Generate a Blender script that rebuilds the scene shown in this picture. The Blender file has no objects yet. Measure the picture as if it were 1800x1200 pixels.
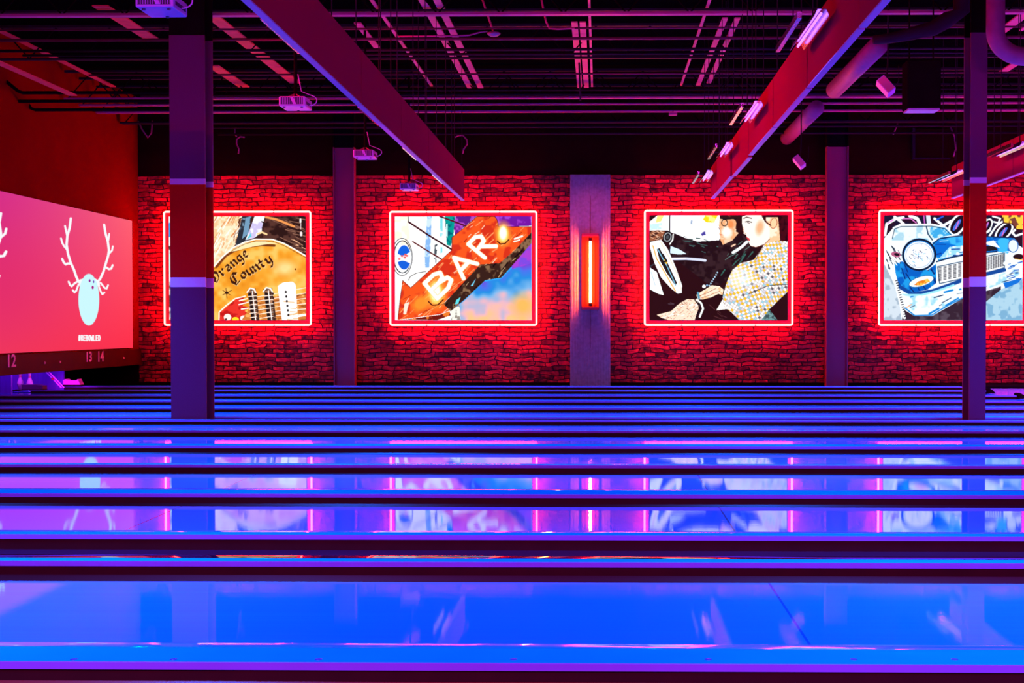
import bpy, bmesh, math, random
import numpy as np
from mathutils import Vector, Matrix

C = bpy.context.scene.collection
R = math.radians
random.seed(7)
rng = np.random.default_rng(5)

# ------------------------------------------------------------------ camera, world, exposure
FPX, YAW, PIT, H = 2180.0, R(0.8), R(1.0), 1.219
SX = 1055 - 900 - FPX * math.tan(YAW)
SY = 575 - 600 + FPX * math.tan(PIT)
cam = bpy.data.cameras.new('camera')
cam.sensor_width = 36.0
cam.lens = FPX / 1800 * 36
cam.shift_x = -SX / 1800
cam.shift_y = SY / 1800
cam.clip_end = 200
cam_o = bpy.data.objects.new('camera', cam)
cam_o.location = (0, 0, H)
cam_o.rotation_euler = (R(90) - PIT, 0, YAW)
C.objects.link(cam_o)
S = bpy.context.scene
S.camera = cam_o
S.view_settings.view_transform = 'Standard'
S.view_settings.look = 'None'
S.view_settings.gamma = 1
S.view_settings.exposure = 0.0
S.view_settings.use_curve_mapping = False
S.cycles.max_bounces = 8
S.cycles.sample_clamp_indirect = 4.0
w = bpy.data.worlds.new('world')
S.world = w
w.use_nodes = True
w.node_tree.nodes['Background'].inputs[0].default_value = (0.2, 0.01, 0.1, 1)
w.node_tree.nodes['Background'].inputs[1].default_value = 0.02


def area(name, loc, size, power, col, rot=(0, 0, 0), spread=180):
    l = bpy.data.lights.new(name, 'AREA')
    l.shape = 'RECTANGLE'
    l.size, l.size_y = size
    l.energy = power
    l.color = col
    l.spread = R(spread)
    o = bpy.data.objects.new(name, l)
    o.location = loc
    o.rotation_euler = rot
    C.objects.link(o)
    return o


BLUE = (0.0, 0.12, 1.0)
# lamps of the blacklight fixtures above the lanes (two rows of the building's fixtures, seen and unseen)
FIX_Y = [1.9, 5.85, 10.45, 14.4, 17.46, 20.45, 23.9]
for fx in (-6.2, -2.56, 1.62, 5.6, 9.2):
    for fy in FIX_Y:
        area('blacklight_lamp', (fx, fy, 3.6), (0.1, 1.2), 165, BLUE, spread=90)
# magenta key lights added behind the camera to tint facing sides purple
area('magenta_key', (-3.0, -2.5, 5.2), (3.0, 1.0), 600, (1.0, 0.04, 0.85), (R(50), 0, 0))
area('magenta_key', (5.0, -2.5, 5.2), (3.0, 1.0), 600, (1.0, 0.04, 0.95), (R(50), 0, R(-5)))
# magenta lights over the approach
area('approach_light', (9.8, 18.0, 5.2), (2.0, 8.0), 1000, (1.0, 0.02, 1.0), (0, 0, 0), 110)
# red light added to brighten the wall over the pin decks
area('added_red_wash', (-6.2, 20.5, 2.9), (0.3, 5.0), 4, (1.0, 0.0, 0.004), (0, R(-115), 0), 120)
# red fill lights added above the pictures to lift and graze the brick
for wx in (-7.8, -3.3, 2.6, 8.0):
    area('brick_red_fill', (wx, 25.3, 5.0), (3.2, 0.15), 16, (1.0, 0.0, 0.05), (R(20), 0, 0), 110)
# red side lights near the roof on the pin deck side; they catch the left faces of baffle, duct and speakers
area('red_side_light', (-6.0, 13.5, 4.75), (0.2, 3.0), 85, (1.0, 0.0, 0.05), (0, R(-80), 0), 70)
area('red_side_light', (-6.0, 18.5, 4.75), (0.2, 3.0), 85, (1.0, 0.0, 0.05), (0, R(-80), 0), 70)
# upward fill lights added to tint the roof steel red and violet
area('roof_steel_fill', (-5.5, 15.5, 3.7), (4.5, 6.0), 26, (1.0, 0.02, 0.06), (R(180), 0, 0))
area('roof_steel_fill', (1.2, 15.5, 3.7), (4.0, 6.0), 22, (0.9, 0.02, 0.35), (R(180), 0, 0))
area('roof_steel_fill', (6.8, 15.5, 3.7), (3.5, 6.0), 26, (0.5, 0.03, 0.8), (R(180), 0, 0))


# ------------------------------------------------------------------ pixel helper for measuring places from the photograph
_f = np.array([-math.sin(YAW) * math.cos(PIT), math.cos(YAW) * math.cos(PIT), -math.sin(PIT)])
_r = np.array([math.cos(YAW), math.sin(YAW), 0.0])
_u = np.cross(_r, _f)


def ray(px, py):
    return _f + _r * ((px - 900 - SX) / FPX) - _u * ((py - 600 - SY) / FPX)


def atY(px, py, Y):
    d = ray(px, py)
    return Vector((d[0] * Y / d[1], Y, H + d[2] * Y / d[1]))


def atX(px, py, X):
    d = ray(px, py)
    return Vector((X, d[1] * X / d[0], H + d[2] * X / d[0]))


def atZ(px, py, Z):
    d = ray(px, py)
    k = (Z - H) / d[2]
    return Vector((d[0] * k, d[1] * k, Z))


def prj(X, Y, Z):
    dz = Z - H
    z = X * _f[0] + Y * _f[1] + dz * _f[2]
    return (900 + SX + FPX * (X * _r[0] + Y * _r[1]) / z,
            600 + SY - FPX * (X * _u[0] + Y * _u[1] + dz * _u[2]) / z)


# ------------------------------------------------------------------ materials
def mat(name, col=(0.5, 0.5, 0.5), rough=0.5, metal=0.0, emit=None, estr=0.0, coat=0.0, ior=1.5, spec=0.5):
    m = bpy.data.materials.new(name)
    m.use_nodes = True
    b = m.node_tree.nodes['Principled BSDF']
    b.inputs['Base Color'].default_value = (*col, 1)
    b.inputs['Roughness'].default_value = rough
    b.inputs['Metallic'].default_value = metal
    b.inputs['IOR'].default_value = ior
    b.inputs['Specular IOR Level'].default_value = spec
    b.inputs['Coat Weight'].default_value = coat
    b.inputs['Coat Roughness'].default_value = 0.04
    if emit:
        b.inputs['Emission Color'].default_value = (*emit, 1)
        b.inputs['Emission Strength'].default_value = estr
    return m


def nt(m):
    return m.node_tree.nodes, m.node_tree.links, m.node_tree.nodes['Principled BSDF']


def noise_vary(m, scale=8, lo=0.7, hi=1.25, stretch=(1, 1, 1), bump=0.0, bdist=0.01, detail=6):
    """procedural wear: multiplies the base colour by a noise and bumps the surface"""
    n, l, b = nt(m)
    tc = n.new('ShaderNodeTexCoord')
    mp = n.new('ShaderNodeMapping')
    mp.inputs['Scale'].default_value = stretch
    l.new(tc.outputs['Object'], mp.inputs[0])
    t = n.new('ShaderNodeTexNoise')
    t.inputs['Scale'].default_value = scale
    t.inputs['Detail'].default_value = detail
    l.new(mp.outputs[0], t.inputs['Vector'])
    r = n.new('ShaderNodeMapRange')
    r.inputs['To Min'].default_value = lo
    r.inputs['To Max'].default_value = hi
    l.new(t.outputs['Fac'], r.inputs['Value'])
    x = n.new('ShaderNodeMix')
    x.data_type = 'RGBA'
    x.blend_type = 'MULTIPLY'
    x.inputs['Factor'].default_value = 1
    x.inputs['A'].default_value = b.inputs['Base Color'].default_value
    l.new(r.outputs[0], x.inputs['B'])
    l.new(x.outputs['Result'], b.inputs['Base Color'])
    if bump:
        bp = n.new('ShaderNodeBump')
        bp.inputs['Strength'].default_value = bump
        bp.inputs['Distance'].default_value = bdist
        l.new(t.outputs['Fac'], bp.inputs['Height'])
        l.new(bp.outputs[0], b.inputs['Normal'])
    return m


def lane_mat(name='lane_surface'):
    m = mat(name, (0.004, 0.36, 0.95), 0.3, coat=1.0, ior=1.5, spec=0.0)
    n, l, b = nt(m)
    b.inputs['Coat Roughness'].default_value = 0.02
    b.inputs['Coat IOR'].default_value = 1.55
    tc = n.new('ShaderNodeTexCoord')
    mp = n.new('ShaderNodeMapping')
    mp.inputs['Scale'].default_value = (0.12, 38, 1)
    l.new(tc.outputs['Object'], mp.inputs[0])
    t = n.new('ShaderNodeTexNoise')
    t.inputs['Scale'].default_value = 1.6
    t.inputs['Detail'].default_value = 5
    l.new(mp.outputs[0], t.inputs['Vector'])
    r = n.new('ShaderNodeMapRange')
    r.inputs['To Min'].default_value = 0.72
    r.inputs['To Max'].default_value = 1.22
    l.new(t.outputs['Fac'], r.inputs['Value'])
    # joints between the lane panels
    sp = n.new('ShaderNodeSeparateXYZ')
    l.new(tc.outputs['Object'], sp.inputs[0])
    a = n.new('ShaderNodeMath'); a.operation = 'ADD'; a.inputs[1].default_value = 3.66 * 12 - 0.80
    l.new(sp.outputs['X'], a.inputs[0])
    md = n.new('ShaderNodeMath'); md.operation = 'MODULO'; md.inputs[1].default_value = 3.66
    l.new(a.outputs[0], md.inputs[0])
    # object origin sits at the foul line minus nothing: X of object space = world X
    lt = n.new('ShaderNodeMath'); lt.operation = 'GREATER_THAN'; lt.inputs[1].default_value = 0.011
    l.new(md.outputs[0], lt.inputs[0])
    mr = n.new('ShaderNodeMapRange'); mr.inputs['To Min'].default_value = 0.4
    l.new(lt.outputs[0], mr.inputs['Value'])
    mu = n.new('ShaderNodeMath'); mu.operation = 'MULTIPLY'
    l.new(r.outputs[0], mu.inputs[0]); l.new(mr.outputs[0], mu.inputs[1])
    x = n.new('ShaderNodeMix'); x.data_type = 'RGBA'; x.blend_type = 'MULTIPLY'
    x.inputs['Factor'].default_value = 1
    x.inputs['A'].default_value = b.inputs['Base Color'].default_value
    l.new(mu.outputs[0], x.inputs['B'])
    l.new(x.outputs['Result'], b.inputs['Base Color'])
    bp = n.new('ShaderNodeBump'); bp.inputs['Strength'].default_value = 0.1; bp.inputs['Distance'].default_value = 0.0006
    l.new(t.outputs['Fac'], bp.inputs['Height'])
    l.new(bp.outputs[0], b.inputs['Normal'])
    l.new(bp.outputs[0], b.inputs['Coat Normal'])
    return m


def brick_mat():
    m = mat('brick', (0.42, 0.1, 0.09), 0.7, spec=0.25)
    n, l, b = nt(m)
    tc = n.new('ShaderNodeTexCoord')
    sp = n.new('ShaderNodeSeparateXYZ'); l.new(tc.outputs['Object'], sp.inputs[0])
    cb = n.new('ShaderNodeCombineXYZ')
    l.new(sp.outputs['X'], cb.inputs[0]); l.new(sp.outputs['Z'], cb.inputs[1])
    wn = n.new('ShaderNodeTexNoise'); wn.inputs['Scale'].default_value = 3.0; wn.inputs['Detail'].default_value = 3
    l.new(cb.outputs[0], wn.inputs['Vector'])
    va = n.new('ShaderNodeVectorMath'); va.operation = 'MULTIPLY_ADD'
    va.inputs[1].default_value = (0.22, 0.13, 0)
    l.new(wn.outputs['Color'], va.inputs[0]); l.new(cb.outputs[0], va.inputs[2])
    br = n.new('ShaderNodeTexBrick')
    br.inputs['Color1'].default_value = (0, 0, 0, 1)
    br.inputs['Color2'].default_value = (1, 1, 1, 1)
    br.inputs['Mortar'].default_value = (0, 0, 0, 1)
    br.inputs['Scale'].default_value = 1.0
    br.inputs['Mortar Size'].default_value = 0.011
    br.inputs['Mortar Smooth'].default_value = 0.6
    br.inputs['Brick Width'].default_value = 0.26
    br.inputs['Row Height'].default_value = 0.092
    br.offset = 0.42
    br.squash = 1.5
    br.squash_frequency = 3
    l.new(va.outputs[0], br.inputs['Vector'])
    fn = n.new('ShaderNodeTexNoise'); fn.inputs['Scale'].default_value = 9; fn.inputs['Detail'].default_value = 8
    l.new(cb.outputs[0], fn.inputs['Vector'])
    # height = brick random * mask + noise
    bw = n.new('ShaderNodeRGBToBW'); l.new(br.outputs['Color'], bw.inputs[0])
    h1 = n.new('ShaderNodeMath'); h1.operation = 'MULTIPLY_ADD'; h1.inputs[1].default_value = 1.1
    l.new(bw.outputs[0], h1.inputs[0]); l.new(fn.outputs['Fac'], h1.inputs[2])
    iv = n.new('ShaderNodeMath'); iv.operation = 'MULTIPLY_ADD'; iv.inputs[1].default_value = -1.3
    l.new(br.outputs['Fac'], iv.inputs[0]); l.new(h1.outputs[0], iv.inputs[2])
    bp = n.new('ShaderNodeBump'); bp.inputs['Strength'].default_value = 1.0; bp.inputs['Distance'].default_value = 0.055
    l.new(iv.outputs[0], bp.inputs['Height']); l.new(bp.outputs[0], b.inputs['Normal'])
    cr = n.new('ShaderNodeValToRGB')
    e = cr.color_ramp.elements
    e[0].position = 0.3; e[0].color = (0.035, 0.001, 0.002, 1)
    e[1].position = 0.95; e[1].color = (0.9, 0.015, 0.02, 1)
    mx = n.new('ShaderNodeMath'); mx.operation = 'MULTIPLY_ADD'; mx.inputs[1].default_value = 0.5
    l.new(bw.outputs[0], mx.inputs[0])
    f2 = n.new('ShaderNodeMath'); f2.operation = 'MULTIPLY'; f2.inputs[1].default_value = 0.75
    l.new(fn.outputs['Fac'], f2.inputs[0]); l.new(f2.outputs[0], mx.inputs[2])
    sb = n.new('ShaderNodeMath'); sb.operation = 'MULTIPLY_ADD'; sb.inputs[1].default_value = -0.4
    l.new(br.outputs['Fac'], sb.inputs[0]); l.new(mx.outputs[0], sb.inputs[2])
    l.new(sb.outputs[0], cr.inputs[0])
    l.new(cr.outputs[0], b.inputs['Base Color'])
    return m


def concrete_mat():
    m = mat('concrete', (0.3, 0.26, 0.2), 0.8, spec=0.1)
    n, l, b = nt(m)
    tc = n.new('ShaderNodeTexCoord')
    sp = n.new('ShaderNodeSeparateXYZ'); l.new(tc.outputs['Object'], sp.inputs[0])
    # horizontal board joints
    a = n.new('ShaderNodeMath'); a.operation = 'MODULO'; a.inputs[1].default_value = 0.52
    l.new(sp.outputs['Z'], a.inputs[0])
    g = n.new('ShaderNodeMath'); g.operation = 'LESS_THAN'; g.inputs[1].default_value = 0.03
    l.new(a.outputs[0], g.inputs[0])
    # vertical flutes in the middle
    wv = n.new('ShaderNodeTexWave'); wv.wave_type = 'BANDS'; wv.bands_direction = 'X'
    wv.inputs['Scale'].default_value = 5.5; wv.inputs['Distortion'].default_value = 0.4
    l.new(tc.outputs['Object'], wv.inputs['Vector'])
    no = n.new('ShaderNodeTexNoise'); no.inputs['Scale'].default_value = 14; no.inputs['Detail'].default_value = 8
    l.new(tc.outputs['Object'], no.inputs['Vector'])
    h = n.new('ShaderNodeMath'); h.operation = 'MULTIPLY_ADD'; h.inputs[1].default_value = 0.35
    l.new(wv.outputs['Fac'], h.inputs[0]); l.new(no.outputs['Fac'], h.inputs[2])
    h2 = n.new('ShaderNodeMath'); h2.operation = 'ADD'
    l.new(h.outputs[0], h2.inputs[0]); l.new(g.outputs[0], h2.inputs[1])
    bp = n.new('ShaderNodeBump'); bp.inputs['Strength'].default_value = 0.7; bp.inputs['Distance'].default_value = 0.02
    l.new(h2.outputs[0], bp.inputs['Height']); l.new(bp.outputs[0], b.inputs['Normal'])
    cr = n.new('ShaderNodeMapRange'); cr.inputs['To Min'].default_value = 0.55; cr.inputs['To Max'].default_value = 1.4
    l.new(no.outputs['Fac'], cr.inputs['Value'])
    x = n.new('ShaderNodeMix'); x.data_type = 'RGBA'; x.blend_type = 'MULTIPLY'; x.inputs['Factor'].default_value = 1
    x.inputs['A'].default_value = b.inputs['Base Color'].default_value
    l.new(cr.outputs[0], x.inputs['B']); l.new(x.outputs['Result'], b.inputs['Base Color'])
    return m


def art_mat(name, strength):
    m = bpy.data.materials.new(name)
    m.use_nodes = True
    n, l = m.node_tree.nodes, m.node_tree.links
    b = n['Principled BSDF']
    a = n.new('ShaderNodeAttribute')
    a.attribute_name = 'art'
    b.inputs['Base Color'].default_value = (0.003, 0.003, 0.003, 1)
    b.inputs['Specular IOR Level'].default_value = 0.0
    b.inputs['Roughness'].default_value = 0.6
    l.new(a.outputs['Color'], b.inputs['Emission Color'])
    b.inputs['Emission Strength'].default_value = strength
    return m


M = {}
M['lane'] = lane_mat()
M['cap'] = noise_vary(mat('cap_laminate', (0.002, 0.46, 0.98), 0.6, spec=0.0), 3, 0.85, 1.12)
M['nosing'] = mat('cap_nosing', (0.004, 0.46, 0.98), 0.5, coat=1.0, spec=0.0)
M['dark_nosing'] = mat('dark_nosing', (0.02, 0.003, 0.02), 0.5, coat=1.0, spec=0)
M['cap_edge'] = noise_vary(mat('cap_edge_strip', (0.24, 0.2, 0.72), 0.45, spec=0.1), 4, 0.9, 1.1)
M['dark_side'] = noise_vary(mat('dark_divider_board', (0.03, 0.004, 0.004), 0.65, spec=0.2), 6, 0.6, 1.3)
M['gutter'] = noise_vary(mat('gutter_plastic', (0.02, 0.004, 0.006), 0.33), 3, 0.6, 1.4, (0.2, 1, 1))
M['tray'] = noise_vary(mat('tray_laminate', (0.05, 0.015, 0.05), 0.12), 3, 0.6, 1.4, (0.3, 1, 1))
M['screw'] = mat('screw_plug', (0.02, 0.05, 0.35), 0.4)
M['brick'] = brick_mat()
M['concrete'] = concrete_mat()
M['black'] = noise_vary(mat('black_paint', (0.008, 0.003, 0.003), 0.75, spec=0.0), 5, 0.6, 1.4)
M['wall_dark'] = noise_vary(mat('dark_wall_paint', (0.018, 0.002, 0.002), 0.9, spec=0.0), 2.5, 0.7, 1.3, bump=0.15)
M['wall_red'] = noise_vary(mat('red_wall_paint', (0.21, 0.001, 0.0015), 0.9, spec=0.0), 1.6, 0.75, 1.2, bump=0.1)
M['deck'] = noise_vary(mat('roof_deck', (0.002, 0.001, 0.001), 0.9, spec=0.0), 2.5, 0.6, 1.4)
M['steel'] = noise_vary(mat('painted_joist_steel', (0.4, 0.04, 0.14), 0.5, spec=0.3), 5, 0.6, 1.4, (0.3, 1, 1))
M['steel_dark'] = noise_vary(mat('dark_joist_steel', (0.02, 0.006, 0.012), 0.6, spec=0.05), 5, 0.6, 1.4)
M['rail'] = noise_vary(mat('galvanised_rail', (0.6, 0.07, 0.13), 0.5, spec=0.3), 9, 0.65, 1.3)
M['col_paint'] = noise_vary(mat('column_grey_paint', (0.145, 0.025, 0.065), 0.5, spec=0.08), 60, 0.9, 1.1, bump=0.05)
M['col_red'] = noise_vary(mat('column_red_band', (0.62, 0.002, 0.002), 0.6, spec=0.08), 30, 0.9, 1.1)
M['col_white'] = noise_vary(mat('column_white_stripe', (0.85, 0.75, 0.9), 0.45), 30, 0.92, 1.05)
M['baffle'] = noise_vary(mat('baffle_felt', (0.4, 0.008, 0.03), 0.9, spec=0.0), 90, 0.88, 1.12, bump=0.1)
M['baffle_edge'] = mat('baffle_edge_trim', (0.5, 0.4, 0.65), 0.4)
M['white_plastic'] = noise_vary(mat('white_plastic', (0.75, 0.5, 1.0), 0.4), 20, 0.95, 1.03)
M['grille'] = mat('dark_grille', (0.05, 0.04, 0.09), 0.5)
M['lens'] = mat('lens_glass', (0.02, 0.02, 0.05), 0.05, coat=1.0)
M['alu'] = noise_vary(mat('aluminium_reflector', (0.85, 0.85, 0.9), 0.18, 1.0), 12, 0.9, 1.1)
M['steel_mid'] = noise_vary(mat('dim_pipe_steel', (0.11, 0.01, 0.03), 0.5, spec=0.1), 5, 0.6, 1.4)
M['rail_red_light'] = noise_vary(mat('rail_red_light_tint', (0.75, 0.06, 0.05), 0.5, spec=0.1), 9, 0.65, 1.3)  # copy of the rail material with redder light put into its colour
M['wcol'] = noise_vary(mat('wall_column_paint', (0.3, 0.025, 0.05), 0.4, spec=0.4), 60, 0.9, 1.1)
M['duct'] = noise_vary(mat('sheet_metal_duct', (0.22, 0.05, 0.12), 0.5), 10, 0.7, 1.25, bump=0.1)
M['neon_red'] = mat('red_neon', (0.5, 0.1, 0.1), 0.4, emit=(1.0, 0.014, 0.012), estr=72)
M['neon_orange'] = mat('orange_neon', (0.5, 0.2, 0.1), 0.4, emit=(1.0, 0.06, 0.006), estr=850)
M['uv_tube'] = mat('blacklight_tube', (0.2, 0.1, 0.5), 0.3, emit=(0.35, 0.12, 1.0), estr=3.0)
M['box_red'] = mat('red_frame_board', (0.55, 0.02, 0.03), 0.5)
M['amber'] = noise_vary(mat('amber_housing', (0.08, 0.008, 0.003), 0.5, spec=0.1), 20, 0.85, 1.1)
M['number'] = mat('number_vinyl', (1.0, 0.35, 0.4), 0.5)
M['approach'] = noise_vary(mat('approach_boards', (0.75, 0.3, 0.75), 0.15, coat=0.6), 2, 0.85, 1.15, (0.2, 12, 1))
M['pin'] = mat('pin_white', (0.92, 0.88, 0.92), 0.25, coat=0.5)
M['pin_red'] = mat('pin_red_stripe', (0.8, 0.02, 0.03), 0.3)
M['kickback'] = noise_vary(mat('kickback_panel', (0.2, 0.1, 0.75), 0.12), 4, 0.7, 1.2, (5, 1, 0.6))
M['curtain'] = noise_vary(mat('pit_curtain', (0.3, 0.12, 0.5), 0.5), 5, 0.0, 2.0, (1, 6, 0.3))
M['art'] = art_mat('lightbox_print', 1.2)
M['screen'] = art_mat('projected_image', 1.0)


# ------------------------------------------------------------------ mesh builders
def obj(name, bm, m, parent=None, smooth=False, bevel=0.0):
    me = bpy.data.meshes.new(name)
    bmesh.ops.recalc_face_normals(bm, faces=bm.faces)
    bm.to_mesh(me)
    bm.free()
    if smooth:
        for p in me.polygons:
            p.use_smooth = True
    me.materials.append(m)
    o = bpy.data.objects.new(name, me)
    C.objects.link(o)
    if parent:
        o.parent = parent
    if bevel:
        md = o.modifiers.new('bevel', 'BEVEL')
        md.width = bevel
        md.segments = 2
        md.limit_method = 'ANGLE'
    return o


def B():
    return bmesh.new()


def box(bm, x0, x1, y0, y1, z0, z1):
    v = [bm.verts.new((x, y, z)) for x in (x0, x1) for y in (y0, y1) for z in (z0, z1)]
    for f in ((0, 1, 3, 2), (4, 6, 7, 5), (0, 4, 5, 1), (2, 3, 7, 6), (0, 2, 6, 4), (1, 5, 7, 3)):
        bm.faces.new([v[i] for i in f])
    return bm


def tube(bm, pts, r, seg=10, caps=True):
    pts = [Vector(p) for p in pts]
    rings = []
    prev = None
    for i, p in enumerate(pts):
        a = pts[max(i - 1, 0)]
        c = pts[min(i + 1, len(pts) - 1)]
        t = (c - a).normalized()
        if prev is None:
            s = t.cross(Vector((0, 0, 1)))
            if s.length < 1e-3:
                s = t.cross(Vector((1, 0, 0)))
            s.normalize()
        else:
            s = (prev - t * prev.dot(t)).normalized()
        prev = s
        u = t.cross(s)
        rr = r[i] if isinstance(r, (list, tuple)) else r
        rings.append([bm.verts.new(p + (s * math.cos(2 * math.pi * k / seg) + u * math.sin(2 * math.pi * k / seg)) * rr)
                      for k in range(seg)])
    for a, b in zip(rings, rings[1:]):
        for k in range(seg):
            bm.faces.new((a[k], a[(k + 1) % seg], b[(k + 1) % seg], b[k]))
    if caps:
        bm.faces.new(rings[0][::-1])
        bm.faces.new(rings[-1])
    return bm


def lathe(bm, prof, cx, cy, cz, seg=24):
    rings = [[bm.verts.new((cx + r * math.cos(2 * math.pi * k / seg), cy + r * math.sin(2 * math.pi * k / seg), cz + z))
              for k in range(seg)] for r, z in prof]
    for a, b in zip(rings, rings[1:]):
        for k in range(seg):
            bm.faces.new((a[k], a[(k + 1) % seg], b[(k + 1) % seg], b[k]))
    bm.faces.new(rings[0][::-1])
    bm.faces.new(rings[-1])
    return bm


def extrude_x(bm, prof, x0, x1, closed=True):
    """prof: list of (y,z); runs along X"""
    a = [bm.verts.new((x0, y, z)) for y, z in prof]
    b = [bm.verts.new((x1, y, z)) for y, z in prof]
    n = len(prof)
    for i in range(n if closed else n - 1):
        j = (i + 1) % n
        bm.faces.new((a[i], a[j], b[j], b[i]))
    if closed:
        bm.faces.new(a[::-1])
        bm.faces.new(b)
    return bm


def root(name, label, cat, loc=(0, 0, 0), group=None):
    o = bpy.data.objects.new(name, None)
    C.objects.link(o)
    o.location = loc
    o['label'] = label
    o['category'] = cat
    if group:
        o['group'] = group
    o.empty_display_size = 0.1
    return o


def tag(o, label, cat, group=None, kind=None):
    o['label'] = label
    o['category'] = cat
    if group:
        o['group'] = group
    if kind:
        o['kind'] = kind
    return o


def struct(name, bm, m, label=None, **k):
    o = obj(name, bm, m, **k)
    o['kind'] = 'structure'
    if label:
        o['label'] = label
    return o


ORD = ['first', 'second', 'third', 'fourth', 'fifth', 'sixth', 'seventh', 'eighth', 'ninth', 'tenth', 'eleventh', 'twelfth',
       'thirteenth', 'fourteenth', 'fifteenth', 'sixteenth']

# ------------------------------------------------------------------ the room
WY = 26.3                       # brick wall
XW = -9.83                      # wall over the pin decks
BRT = atY(900, 308, WY).z       # top of brick
CEIL = 6.1
struct('floor', box(B(), -13.2, 13.2, -4.2, WY + 0.3, -0.35, -0.2), M['black'], 'dark sub-floor under the lanes')
struct('ceiling', box(B(), -13.2, 13.2, -4.2, WY + 0.3, CEIL, CEIL + 0.15), M['deck'], 'black painted roof deck')
struct('wall_back', box(B(), XW, 13.2, WY, WY + 0.3, -0.2, BRT), M['brick'], 'rough red brick wall behind the lanes')
struct('wall_upper', box(B(), XW, 13.2, WY + 0.02, WY + 0.3, BRT, CEIL), M['wall_dark'], 'dark plain wall above the brick')
struct('wall_pit', box(B(), -13.2, XW, WY, WY + 0.3, -0.2, CEIL), M['black'], 'black wall beside the last pin deck')
SCZ0 = atX(232, 611, XW + 0.06).z
struct('wall_left', box(B(), XW - 0.2, XW, 8.0, WY, SCZ0 - 0.1, CEIL), M['wall_red'], 'red painted wall above the pin decks')
struct('wall_rear', box(B(), -13.2, 13.2, -4.4, -4.2, -0.2, CEIL), M['wall_dark'])
struct('wall_right', box(B(), 13.2, 13.4, -4.2, WY + 0.3, -0.2, CEIL), M['wall_dark'])
struct('wall_far_left', box(B(), -13.4, -13.2, -4.2, WY + 0.3, -0.2, CEIL), M['black'])
struct('baseboard_back', box(B(), XW, 13.0, WY - 0.03, WY, -0.2, 0.05), M['black'], 'black skirting under the brick wall')
FOUL = 7.15
struct('trim_2', box(B(), XW, FOUL - 0.2, WY - 0.265, WY - 0.03, -0.2, -0.03), M['black'], 'low black ledge at the foot of the brick wall')
struct('approach_floor', box(B(), FOUL, 13.2, -4.2, 24.75, -0.2, 0.0), M['approach'],
       'glossy approach floor lit magenta at the right end of the lanes')
struct('trim_1', box(B(), FOUL - 0.2, 13.2, 24.75, WY - 0.03, -0.2, 0.045), M['black'], 'low black ledge between approach and brick wall')

# ------------------------------------------------------------------ lanes, gutters and caps
CAPY = [4.27, 6.12, 6.91, 8.61, 10.45, 12.12, 13.93, 15.53, 16.09, 17.88, 19.57, 21.23, 22.91, 24.42]
CAPW = [0.285, 0.21, 0.17, 0.316, 0.146, 0.286, 0.11, 0.11, 0.25, 0.166, 0.14, 0.156, 0.11, 0.22]
LX0 = -12.0                     # pin deck end
CT = 0.056                      # cap height over the lane
GW = 0.225


def gutter_prof(y0, y1):
    """concave gutter between y0 and y1, with a thin bottom"""
    top, bot = [], []
    n = 12
    for i in range(n + 1):
        t = i / n
        y = y0 + (y1 - y0) * t
        z = -0.012 - 0.085 * math.sin(math.pi * t) ** 0.8 if 0 < i < n else -0.012
        top.append((y, z))
    return top + [(y1, -0.19), (y0, -0.19)]


def make_lane(yn, yf, label):
    """yn..yf: the free space between the caps; the lane bed sits one gutter off the far cap"""
    lf = yf - GW
    ln = yn + min(0.2, (yn - 0.01) * 0.036 + 0.004)
    t = root('bowling_lane', label, 'bowling lane', (0, (ln + lf) / 2, 0), 'bowling lanes')
    inv = Matrix.Translation((0, -(ln + lf) / 2, 0))

    def put(name, bm, m, **k):
        bmesh.ops.transform(bm, matrix=inv, verts=bm.verts)
        return obj(name, bm, m, t, **k)
    bm = B()
    extrude_x(bm, [(ln, 0), (lf, 0), (lf, -0.19), (ln, -0.19)], LX0 + 0.9, FOUL)
    put('lane_bed', bm, M['lane'])
    put('gutter', extrude_x(B(), gutter_prof(lf + 0.001, yf), LX0 + 0.4, FOUL), M['gutter'])
    put('gutter', extrude_x(B(), gutter_prof(yn, ln - 0.001), LX0 + 0.4, FOUL), M['gutter'])
    return t, ln, lf


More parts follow.
